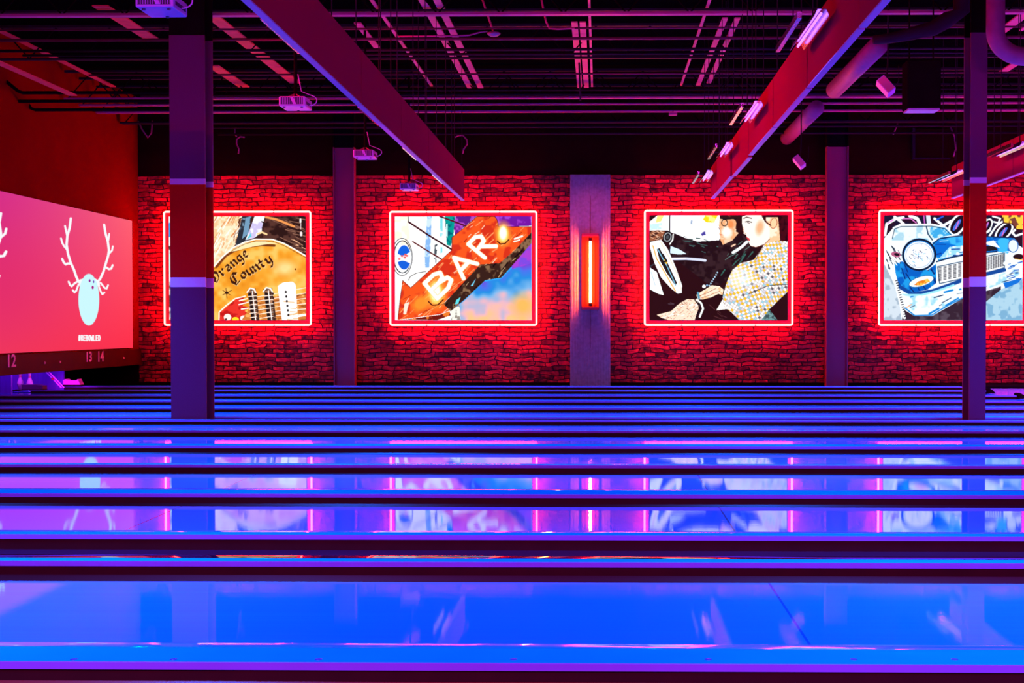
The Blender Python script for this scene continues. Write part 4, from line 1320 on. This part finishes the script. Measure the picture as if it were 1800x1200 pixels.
for s, px, py0, py1 in (('11', -8, 626, 647), ('12', 19, 622.5, 644.5), ('13', 155.5, 618, 635), ('14', 176, 617, 635)):
    p0, p1 = atX(px, py1, XS), atX(px, py0, XS)
    text_mesh('lane_number', s, p1.z - p0.z, M['number'], mu, (0.004, p0.y - 18, p0.z - FB), (R(90), 0, R(90)), 1.15)
for px, py in ((78, 637.5), (105, 636), (217, 629)):
    p0 = atX(px, py, XS)
    bm = B()
    lathe(bm, [(0.001, -0.012), (0.02, -0.012), (0.024, 0), (0.018, 0.01), (0.001, 0.012)], 0, 0, 0, 12)
    bmesh.ops.rotate(bm, matrix=Matrix.Rotation(R(90), 3, 'Y'), verts=bm.verts)
    obj('indicator_stud', bm, M['number'], mu).location = (0.008, p0.y - 18, p0.z - FB)

# pin decks behind the masking
for i in (10, 11, 12, 13):
    y = CAPY[i] + 0.02
    xk = -10.64 if i == 13 else -10.97
    lb = {10: 'kickback panel at the far left edge between pin decks', 11: 'violet lit kickback panel left of the visible white pin',
          12: 'glossy violet kickback panel just behind the white pin, in front of the last lanes', 13: 'bright blue violet kickback panel nearest to the brick wall'}[i]
    t = obj('kickback_panel', box(B(), -12.9, xk, y, y + 0.06, -0.19, 1.05), M['kickback'], bevel=0.005)
    tag(t, lb, 'panel', 'kickback panels between pin decks')
t = obj('pit_curtain', B(), M['curtain'])
bpy.data.objects.remove(t)
for k, (y0, y1) in enumerate(((19.72, 21.2), (21.35, 22.88), (23.05, 24.38), (24.56, 26.15))):
    bm = B()
    n = 34
    prof = [(y0 + (y1 - y0) * i / n, -12.78 + 0.04 * math.sin(i * 1.3)) for i in range(n + 1)]
    va = [bm.verts.new((x, y, -0.15)) for y, x in prof]
    vb = [bm.verts.new((x, y, 1.0)) for y, x in prof]
    vc = [bm.verts.new((x - 0.02, y, 1.0)) for y, x in prof]
    vd = [bm.verts.new((x - 0.02, y, -0.15)) for y, x in prof]
    for i in range(n):
        bm.faces.new((va[i], va[i + 1], vb[i + 1], vb[i])); bm.faces.new((vd[i], vc[i], vc[i + 1], vd[i + 1]))
        bm.faces.new((vb[i], vb[i + 1], vc[i + 1], vc[i])); bm.faces.new((va[i], vd[i], vd[i + 1], va[i + 1]))
    bm.faces.new((va[0], vb[0], vc[0], vd[0])); bm.faces.new((va[n], vd[n], vc[n], vb[n]))
    tag(obj('pit_curtain', bm, M['curtain'], smooth=True),
        'purple pit curtain behind the pin deck, %s from the brick wall' % ORD[3 - k], 'curtain', 'pit curtains')
    if k < 3:
        area('pin_deck_and_fill_lamp', (-11.4, (y0 + y1) / 2, 0.95), (1.2, 0.3), 11, (0.5, 0.02, 1.0))
area('pin_deck_and_fill_lamp', (-10.3, 23.3, 0.7), (0.2, 0.2), 5, (1.0, 0.05, 0.9), (0, R(70), 0), 100)  # extra magenta fill added to tint the clearest pin
t = obj('pin_deck_ceiling', box(B(), -12.9, XW - 0.25, 18.0, WY - 0.01, 1.08, 1.16), M['black'])
tag(t, 'black cover board hidden above the pin decks', 'panel')

# pins (profile from the standard pin)
PROF = [(0.001, 0), (0.026, 0.0), (0.029, 0.006), (0.042, 0.057), (0.0565, 0.095), (0.0605, 0.114), (0.058, 0.149), (0.046, 0.184),
        (0.0315, 0.219), (0.0235, 0.254), (0.0228, 0.267), (0.0245, 0.298), (0.0305, 0.335), (0.0322, 0.343), (0.029, 0.364), (0.018, 0.378), (0.001, 0.381)]


def make_pin(x, y, label):
    t = root('bowling_pin', label, 'bowling pin', (x, y, 0.0), 'bowling pins on the decks')
    obj('body', lathe(B(), PROF, 0, 0, 0, 24), M['pin'], t, smooth=True)
    bm = B()
    lathe(bm, [(0.0255, 0.246), (0.0262, 0.247), (0.0256, 0.256), (0.0248, 0.257)], 0, 0, 0, 24)
    lathe(bm, [(0.0254, 0.270), (0.0258, 0.271), (0.0262, 0.280), (0.0256, 0.281)], 0, 0, 0, 24)
    obj('red_stripe', bm, M['pin_red'], t, smooth=True)
    return t


lc13 = (LANES[10][1] + LANES[10][2]) / 2
lc12 = (LANES[9][1] + LANES[9][2]) / 2
hx = -11.05
make_pin(hx, 23.86, 'white bowling pin lit magenta, the clearest one below the number 12')
make_pin(hx - 0.264, 24.03, 'shaded bowling pin just behind the clearest one')

# sweep arm: a slanted bar in front of the last pin deck
pa, pb2 = atY(64, 636, 24.2), atY(108, 681.5, 24.2)
t = root('sweep_arm', 'slanting pink double bar beside the bright blue violet kickback panel', 'bar', pb2)
for off in (0.0, 0.055):
    obj('arm_rail', tube(B(), [Vector((off, 0, 0)), pa - pb2 + Vector((off, 0, 0))], 0.013, 8), M['white_plastic'], t)
obj('arm_joint', box(B(), -0.19, -0.14, -0.02, 0.02, 0.16, 0.2), M['box_red'], t)

# gutter hoods at the cap ends
for (px0, px1, py0, py1, Y, lb, hz) in ((38, 75, 676, 684, CAPY[12] - 0.02, 'flat dark hood at the end of the cap below the white pin', False),
                                    (111, 141, 666, 676, CAPY[13] - 0.05, 'bright magenta notched hood at the end of the cap by the black pit wall', True)):
    a, b = atY(px0, py1, Y), atY(px1, py0, Y)
    t = root('gutter_hood', lb, 'hood', ((a.x + b.x) / 2, Y, 0), 'hoods at the cap ends')
    hw = (b.x - a.x) / 2
    obj('hood_base', box(B(), -hw - 0.02, hw + 0.02, 0.03, 0.16, CT + 0.001, a.z), M['black'], t)
    bm = B()
    prof = ([(-hw, a.z), (-hw, b.z - 0.02), (-hw + 0.05, b.z), (-hw * 0.5, b.z - 0.03), (hw * 0.5, b.z - 0.03), (hw - 0.05, b.z), (hw, a.z)] if hz
            else [(-hw, a.z), (-hw, b.z), (hw * 0.4, b.z), (hw, b.z - 0.02), (hw, a.z)])
    va = [bm.verts.new((x, 0, z)) for x, z in prof]
    vb = [bm.verts.new((x, 0.18, z)) for x, z in prof]
    bm.faces.new(va); bm.faces.new(vb[::-1])
    for k in range(len(prof)):
        j = (k + 1) % len(prof)
        bm.faces.new((va[k], vb[k], vb[j], va[j]))
    M['hood_' + str(hz)] = mat('hood_plastic_pale' if hz else 'hood_plastic_dark', (0.9, 0.3, 0.9) if hz else (0.2, 0.1, 0.2), 0.4)
    obj('hood_cover', bm, M['hood_' + str(hz)], t)
    if hz:
        area('pin_deck_and_fill_lamp', (t.location.x, Y - 0.5, 0.55), (0.4, 0.3), 3.5, (1.0, 0.02, 0.9), (R(25), 0, 0), 90)  # separate small magenta light aimed at this hood

# ------------------------------------------------------------------ ceiling baffles
ZB, ZT = H + 2.15, H + 2.15 * 1.247
th = 0.05


def baffle(label, xf, side, ys, steps):
    """side -1: thickness to the left of the seen face, +1 to the right. ys: panel joints"""
    t = root('ceiling_baffle', label, 'baffle', (xf, (ys[0] + ys[-1]) / 2, ZB), 'baffles hung across the lanes')
    cy = (ys[0] + ys[-1]) / 2
    for i, (a_, b_) in enumerate(zip(ys, ys[1:])):
        g = 0.24 if steps.get(i) == 1 else (0.05 if steps else 0.025)
        dx = steps.get(i, 0) and 0.02
        x0, x1 = (dx, dx + th) if side > 0 else (-th, 0)
        p_ = obj('panel', box(B(), x0, x1, a_ - cy + g, b_ - cy, 0.012, ZT - ZB), M['baffle'], t, bevel=0.003)
        obj('bottom_trim', box(B(), x0 - 0.003, x1 + 0.003, a_ - cy + g, b_ - cy, 0, 0.0118), M['baffle_edge'], p_)
    bm = B()
    for a_ in ys[1:]:
        tube(bm, [(side * th / 2, a_ - cy - 0.12, ZT - ZB - 0.005), (side * th / 2, a_ - cy - 0.12, CEIL - ZB)], 0.006, 6)
        tube(bm, [(side * th / 2, a_ - cy - 1.2, ZT - ZB - 0.005), (side * th / 2, a_ - cy - 1.2, CEIL - ZB)], 0.006, 6)
    obj('hanging_wire', bm, M['steel_dark'], t)
    return t


baffle('long purple to red hanging baffle left of the middle', -2.31, -1, [3.2, 7.6, 12.0, 14.4, 16.7, 18.9, 21.1], {})
baffle('long red hanging baffle of stepped panels right of the middle', 1.86, 1, [4.5, 6.7, 8.98, 11.2, 13.4, 15.6, 17.75, 19.9, 20.85], {5: 1, 4: 0})
baffle('red hanging baffle at the far right edge, behind the slim column', 5.87, 1, [11.2, 13.4, 15.6, 17.75, 19.9, 20.85], {})

# ------------------------------------------------------------------ blacklight fixtures beside the baffles
ZF = H + 2.45


def fixture(x0, y0, label):
    t = root('blacklight_fixture', label, 'ceiling light', (x0 + 0.13, y0 + 0.6, ZF), 'blacklight fixtures beside the baffles')
    # reflector tray: open channel
    bm = B()
    pr = [(0.0, 0.0), (0.006, 0.0), (0.03, 0.055), (0.1, 0.055), (0.124, 0.0), (0.13, 0.0), (0.105, 0.062), (0.025, 0.062)]
    a_ = [bm.verts.new((x, -0.6, z)) for x, z in pr]
    b_ = [bm.verts.new((x, 0.62, z)) for x, z in pr]
    for k in range(8):
        j = (k + 1) % 8
        bm.faces.new((a_[k], a_[j], b_[j], b_[k]))
    for e in (a_, b_):
        bm.faces.new((e[0], e[1], e[2], e[7])); bm.faces.new((e[2], e[3], e[6], e[7])); bm.faces.new((e[3], e[4], e[5], e[6]))
    obj('reflector', bm, M['alu'], t)
    obj('lamp_tube', tube(B(), [(0.065, -0.57, 0.028), (0.065, 0.58, 0.028)], 0.011, 10), M['uv_tube'], t, smooth=True)
    obj('shade_strip', box(B(), -0.13, -0.095, -0.62, 0.6, -0.02, 0.03), M['alu'], t)
    bm = B()
    box(bm, -0.12, 0.03, -0.25, -0.22, 0.03, 0.045); box(bm, -0.12, 0.03, 0.25, 0.28, 0.03, 0.045)
    obj('bracket', bm, M['steel_dark'], t)
    bm = B()
    for yy in (-0.4, 0.4):
        tube(bm, [(0.065, yy, 0.06), (0.065, yy, CEIL - ZF)], 0.006, 6)
    obj('hanging_wire', bm, M['steel_dark'], t)
    return t


side_name = {-2.69: 'left baffle', 1.55: 'right baffle', 5.53: 'far right baffle'}
for x0 in (-2.69, 1.55, 5.53):
    for k, y0 in enumerate((9.84, 13.8, 16.85, 19.85)):
        if x0 == 5.53 and k < 2:
            continue
        q = ['nearest to the viewer', 'second nearest to the viewer', 'third from the viewer', 'nearest to the brick wall'][k]
        if x0 == 5.53:
            q = ['', '', 'at the right photo edge', 'left of the slim column'][k]
        fixture(x0, y0, 'blacklight strip fixture along the %s, the one %s' % (side_name[x0], q))

# ------------------------------------------------------------------ projectors
def projector(y0, label):
    x0, zb_ = -3.64, H + 2.505
    t = root('video_projector', label, 'projector', (x0 + 0.15, y0 + 0.17, zb_), 'projectors hung from the ceiling')
    bm = B()
    box(bm, -0.15, 0.15, -0.17, 0.17, 0, 0.11)
    obj('body', bm, M['white_plastic'], t, bevel=0.012)
    g = obj('front_grille', box(B(), -0.132, 0.128, -0.174, -0.168, 0.02, 0.098), M['grille'], t)
    bm = B()
    for k in range(14):
        x = -0.128 + k * 0.0195
        box(bm, x, x + 0.004, -0.178, -0.173, 0.022, 0.096)
    obj('grille_slat', bm, M['white_plastic'], g)
    bm = B()
    v = [bm.verts.new(q) for q in ((-0.02, -0.18, 0.098), (0.015, -0.18, 0.098), (0.05, -0.18, 0.02), (0.015, -0.18, 0.02),
                                   (-0.02, -0.173, 0.098), (0.015, -0.173, 0.098), (0.05, -0.173, 0.02), (0.015, -0.173, 0.02))]
    for f_ in ((0, 1, 2, 3), (7, 6, 5, 4), (0, 4, 5, 1), (1, 5, 6, 2), (2, 6, 7, 3), (3, 7, 4, 0)):
        bm.faces.new([v[i] for i in f_])
    obj('diagonal_bar', bm, M['white_plastic'], g)
    bm = B()
    tube(bm, [(-0.15, 0.06, 0.055), (-0.175, 0.06, 0.055)], 0.035, 18)
    obj('lens', bm, M['lens'], t, smooth=False)
    bm = B()
    for (x, y) in ((-0.1, -0.12), (0.1, -0.12), (0.0, 0.13)):
        tube(bm, [(x, y, -0.012), (x, y, 0.002)], 0.014, 12)
    obj('foot', bm, M['grille'], t)
    bm = B()
    box(bm, 0.149, 0.153, -0.12, 0.12, 0.03, 0.06)
    obj('socket_panel', bm, M['grille'], t)
    bm = B()
    pts = [(0.15 + 0.09 * math.sin(a_), 0.02, 0.045 + 0.05 - 0.06 * math.cos(a_)) for a_ in [k * math.pi / 8 for k in range(8)]]
    tube(bm, [(0.15, 0.02, 0.035)] + pts[1:] + [(0.06, 0.03, 0.2), (0.02, 0.03, 0.4)], 0.006, 6)
    obj('cable', bm, M['white_plastic'], t, smooth=True)
    bm = B()
    tube(bm, [(0, 0, 0.15), (0, 0, CEIL - zb_)], 0.02, 12)
    box(bm, -0.05, 0.05, -0.05, 0.05, 0.11, 0.125)
    obj('ceiling_pole', bm, M['black'], t)
    bm = B()
    for sx in (-1, 1):
        for sy in (-1, 1):
            tube(bm, [(0, 0, 0.17), (sx * 0.07, sy * 0.07, 0.118)], 0.008, 6)
    obj('mount_arm', bm, M['steel'], t)
    return t


for y0, lb in ((9.7, 'white video projector cut by the top edge, above the left column'), (14.04, 'white video projector under the ceiling right of the left column'),
               (18.26, 'white video projector beside the head of the left wall column'), (22.5, 'smallest white video projector, above the bar sign picture')):
    projector(y0, lb)

# ------------------------------------------------------------------ roof steel: joists, pipes, deck rails
Z_J = H + 4.15


def yline(py, Z):
    return atZ(900, py, Z).y


def joist(py, ch, label, bright=True):
    y = yline(py, Z_J)
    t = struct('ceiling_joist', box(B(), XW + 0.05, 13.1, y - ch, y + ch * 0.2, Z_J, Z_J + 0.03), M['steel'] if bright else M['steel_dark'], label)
    struct('top_chord', box(B(), XW + 0.05, 13.1, y - 0.04, y + 0.04, Z_J + 0.5, Z_J + 0.54), M['steel_dark'], parent=t)
    bm = B()
    x = XW + 0.1
    up_ = True
    while x < 13:
        tube(bm, [(x, y, Z_J + (0.03 if up_ else 0.5)), (x + 0.42, y, Z_J + (0.5 if up_ else 0.03))], 0.011, 5)
        x += 0.42
        up_ = not up_
    struct('web_bar', bm, M['black'], parent=t)
    return t


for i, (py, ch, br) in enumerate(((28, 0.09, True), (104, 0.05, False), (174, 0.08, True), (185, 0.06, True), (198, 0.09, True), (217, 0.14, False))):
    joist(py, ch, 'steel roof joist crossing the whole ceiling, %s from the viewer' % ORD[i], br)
struct('ceiling_joist', box(B(), XW + 0.05, 13.1, yline(20, Z_J + 0.2) - 0.03, yline(20, Z_J + 0.2) + 0.03, Z_J + 0.2, Z_J + 0.23),
       M['steel_dark'], 'thin roof angle close above the nearest joist')


def pipe(pts, r, m, label, cat='pipe', group='pipes and conduits under the roof', name='ceiling_pipe', seg=10):
    t = obj(name, tube(B(), pts, r, seg), m, smooth=True)
    return tag(t, label, cat, group)


# pipes running across the hall; (row in photo, height over camera, radius, bright)
for i, (py, dz, r_, br) in enumerate(((50, 4.3, 0.014, 1), (68, 4.0, 0.02, 1), (87, 4.2, 0.022, 0), (95, 4.2, 0.02, 0), (130, 4.3, 0.016, 1), (158, 4.3, 0.02, 0),
                                      (166, 4.2, 0.022, 0), (223, 4.1, 0.025, 0), (235, 4.0, 0.022, 0))):
    y = yline(py, H + dz)
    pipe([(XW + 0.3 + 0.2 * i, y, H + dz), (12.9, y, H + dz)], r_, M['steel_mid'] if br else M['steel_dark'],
         'thin pipe running straight across the ceiling, %s from the viewer' % ORD[i])
# black pipes with elbows against the red wall
for i, (py, px, lb) in enumerate(((163, 40, 'upper black pipe elbow against the red wall at top left'), (178, 6, 'middle black pipe elbow against the red wall at top left'),
                                  (193, 62, 'lower black pipe elbow against the red wall at top left'))):
    p0 = atY(px, py, 20.5 + i * 0.4)
    pipe([p0 + Vector((-0.35, 0, 0.25 + 0.1 * i)), p0 + Vector((-0.08, 0, 0.03)), p0, p0 + Vector((3.2, 0, 0))], 0.028, M['black'], lb)

# bright rails under the deck, running away from the viewer; ratio = X / height over camera
def rail(label, k, z, y0, y1, wdt, m='rail', zz=0.02, name='ceiling_rail'):
    x = k * z
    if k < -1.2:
        m = 'rail_red_light'
    t = obj(name, box(B(), x - wdt / 2, x + wdt / 2, y0, y1, H + z, H + z + zz), M[m])
    return tag(t, label, 'rail', 'strips fixed lengthwise under the roof deck')


rail('wide flat red strip under the roof at the far left', -2.28, 3.7, 14.0, 19.8, 0.13)
rail('long flat red strip under the roof left of the left column', -2.03, 4.4, 16.0, 22.7, 0.10)
rail('broad red strip ending at the top of the left column', -1.56, 4.4, 17.0, 18.95, 0.22)
rail('broad red strip just right of the left column, lower piece', -1.485, 4.4, 20.9, 22.75, 0.20)
rail('broad red strip from the left column towards the first hanging projector', -1.25, 4.4, 17.5, 22.4, 0.20)
rail('thin bright rail right of the left baffle', -0.70, 4.4, 13.5, 22.7, 0.05)
rail('short bright strip close to the upper edge of the left baffle', -0.80, 4.4, 18.0, 19.6, 0.10)
rail('left strip of the double rail between left baffle and middle', -0.545, 4.4, 13.0, 22.9, 0.10)
rail('right strip of the double rail between left baffle and middle', -0.50, 4.4, 13.0, 22.9, 0.10)
rail('left strip of the double rail in the middle of the ceiling', -0.085, 4.4, 18.0, 22.9, 0.09)
rail('right strip of the double rail in the middle of the ceiling', -0.058, 4.4, 18.0, 22.9, 0.09)
rail('hair thin rail right beside the middle double rail', -0.034, 4.4, 13.0, 22.8, 0.035)
rail('thin rail between the middle and the right baffle', 0.335, 4.4, 13.0, 22.7, 0.04)
rail('left broken strip near the right baffle', 0.405, 4.4, 17.8, 22.7, 0.08)
rail('right broken strip near the right baffle', 0.445, 4.4, 17.8, 22.5, 0.08)
rail('violet strip in the upper right behind the right baffle', 1.36, 4.4, 16.6, 19.3, 0.16)
rail('slim violet strip right beside the upper right violet strip', 1.42, 4.4, 16.6, 18.6, 0.06)
rail('pinkish strip left of the slim right column', 1.58, 4.4, 19.8, 21.6, 0.14)
rail('violet strip right of the slim right column', 1.66, 4.4, 16.8, 18.3, 0.14)
pipe([(-3.8, 22.3, H + 3.75), (-3.75, 25.0, H + 3.85)], 0.11, M['duct'], 'short red lit duct stub behind the second projector', 'duct', 'ducts', 'round_duct', 16)
pipe([(3.92, 17.6, H + 3.97), (3.92, 20.9, H + 3.97)], 0.14, M['duct'], 'near section of round duct behind the right baffle', 'duct', 'ducts', 'round_duct', 18)
pipe([(3.92, 22.6, H + 3.97), (3.92, 26.2, H + 3.97)], 0.14, M['duct'], 'far section of round duct behind the right baffle', 'duct', 'ducts', 'round_duct', 18)
for k in range(6):
    pass
# large curved duct in the top right corner
pts = []
c = atY(1800, 55, 15.0)
for k in range(10):
    an = math.pi + k * math.pi / 2 / 9
    pts.append(c + Vector((0.34 * math.cos(an), 0, 0.3 * math.sin(an))))
pts = [pts[0] + Vector((0, 0, 0.9))] + pts + [pts[-1] + Vector((1.2, 0, 0))]
pipe(pts, 0.11, M['duct'], 'curved duct bend in the top right corner', 'duct', 'ducts', 'round_duct', 18)
# sagging flexible duct upper right
pts = [atY(px, py, 15.2) for px, py in ((1535, 70), (1560, 68), (1600, 60), (1640, 50), (1665, 35), (1690, 20))]
pts.append(Vector((pts[-1].x, pts[-1].y, CEIL - 0.01)))
pipe(pts, [0.05, 0.06, 0.075, 0.09, 0.1, 0.1, 0.1], M['steel_dark'], 'sagging flexible duct in the upper right', 'duct', 'ducts', 'flexible_duct', 14)

# hanging box and speakers
p0, p1 = atY(1594, 193, 15.6), atY(1655, 105, 15.6)
t = root('hanging_subwoofer', 'large black box hanging from the roof at upper right', 'speaker', ((p0.x + p1.x) / 2, 15.85, p0.z))
hw = (p1.x - p0.x) / 2
obj('cabinet', box(B(), -hw, hw, -0.25, 0.02, 0.02, p1.z - p0.z), M['black'], t, bevel=0.02)
obj('lit_underside', box(B(), -hw + 0.02, hw - 0.02, -0.25, 0.01, 0, 0.0195), M['baffle_edge'], t)  # pale plate paints the black box's underside as lit
bm = B()
for sx in (-1, 1):
    tube(bm, [(sx * hw * 0.7, -0.1, p1.z - p0.z), (sx * hw * 0.7, -0.1, CEIL - p0.z)], 0.01, 6)
obj('hanging_rod', bm, M['black'], t)


def speaker(px, py, Y, s, ang, label):
    p = atY(px, py, Y)
    t = root('ceiling_speaker', label, 'speaker', p, 'tilted speakers under the roof')
    o = obj('cabinet', box(B(), -0.065 * s, 0.065 * s, -0.09 * s, 0.09 * s, -0.125 * s, 0.125 * s), M['white_plastic'], t, bevel=0.01)
    o.rotation_euler = (R(-15), R(ang), 0)
    g = obj('front_grille', box(B(), -0.055 * s, 0.055 * s, -0.094 * s, -0.09 * s, -0.11 * s, 0.11 * s), M['number'], o)
    bm = B()
    tube(bm, [(0.02, 0.05, 0.08), (0.05, 0.1, 0.35), (0.05, 0.1, CEIL - p.z)], 0.012, 8)
    obj('bracket', bm, M['steel_dark'], t)
    bm = B()
    tube(bm, [(0.06 * s, 0.09, -0.05), (0.14 * s, 0.1, -0.02), (0.2 * s, 0.1, 0.1), (0.2 * s, 0.1, 0.3)], 0.005, 6)
    obj('cable', bm, M['steel_dark'], t)
    return t


speaker(1557, 152, 17.0, 1.0, -38, 'tilted white speaker beside the black hanging box')
speaker(1405, 285, 23.0, 0.95, -38, 'small tilted white speaker above the right wall column')

# round ceiling dome with red conduit
p0 = atY(868, 60, 18.0)
t = root('dome_light', 'small round dome hanging on a red conduit near the top centre', 'ceiling light', p0)
obj('dome', lathe(B(), [(0.001, -0.035), (0.05, -0.03), (0.085, -0.01), (0.1, 0.01), (0.08, 0.022), (0.02, 0.03), (0.001, 0.03)], 0, 0, 0, 20), M['duct'], t, smooth=True)
q0 = atY(855, 20, 18.0) - p0
obj('conduit', tube(B(), [(0, 0, 0.02), tuple(q0), tuple(q0 * 1.9)], 0.014, 8), M['rail'], t, smooth=True)
pts = [atY(px, py, 18.1) for px, py in ((0, 50), (200, 66), (480, 66), (700, 64), (800, 63), (825, 62), (845, 56), (857, 55))]
pipe(pts[3:], 0.012, M['steel'], 'wavy conduit that joins the round dome', seg=8)
pts = [atY(px, py, 17.6) for px, py in ((948, -25), (952, 0), (956, 20), (960, 38), (966, 50), (980, 51), (1010, 49.5))]
pipe(pts, 0.014, M['rail'], 'pink conduit bending sideways right of the round dome', seg=8)
p0 = atY(1018, 110, 19.0)
pipe([p0, p0 + Vector((0.02, 0, -0.58))], 0.014, M['steel_dark'], 'short violet drop pipe below the middle of the ceiling', seg=8)
# dangling cables on the upper wall
for i, (pp, lb) in enumerate((([(243, 213), (250, 228), (260, 242), (266, 234), (268, 212)], 'looped cable end hanging left of the left column'),
                              ([(413, 225), (413, 235), (416, 240)], 'short stub of cable right of the left column'),
                              ([(430, 241), (422, 240), (416, 245), (416, 253), (420, 262), (419, 270)], 'hook shaped cable above the guitar picture'),
                              ([(800, 241), (806, 238), (814, 238), (821, 246), (821, 254), (815, 262), (813, 270)], 'hook shaped cable above the end of the left baffle'),
                              ([(1670, 222), (1678, 240), (1680, 262), (1676, 275)], 'cable dangling beside the dark wall panel'),
                              ([(1578, 217), (1572, 232), (1570, 236)], 'short cable left of the dark wall panel'))):
    pipe([atY(px, py, WY + 0.004) for px, py in pp], 0.016, M['steel'], lb, 'cable', 'cables dangling from the roof', 'dangling_cable', 8)
a, b = atY(1608, 277, WY - 0.06), atY(1668, 225, WY - 0.06)
t = root('wall_vent', 'dark square panel on the upper wall at right', 'vent', ((a.x + b.x) / 2, WY + 0.01, a.z))
hw = (b.x - a.x) / 2
obj('vent_plate', box(B(), -hw, hw, -0.06, 0, 0, b.z - a.z), M['wall_dark'], t, bevel=0.01)
bm = B()
box(bm, -hw - 0.03, hw + 0.03, -0.075, 0, -0.03, 0); box(bm, -hw - 0.05, -hw, -0.1, 0, -0.03, b.z - a.z)
obj('vent_frame', bm, M['steel_dark'], t)
# small lit plates on the far joist
p0 = atY(1183, 201, 23.5)
t = root('junction_box', 'little bright junction box hanging under the far joist right of the middle', 'box', p0)
obj('box_body', box(B(), -0.075, 0.075, -0.05, 0.05, -0.015, 0.03), M['steel'], t)
obj('hanging_rod', tube(B(), [(0, 0, 0.03), (0, 0, CEIL - p0.z)], 0.006, 6), M['black'], t)
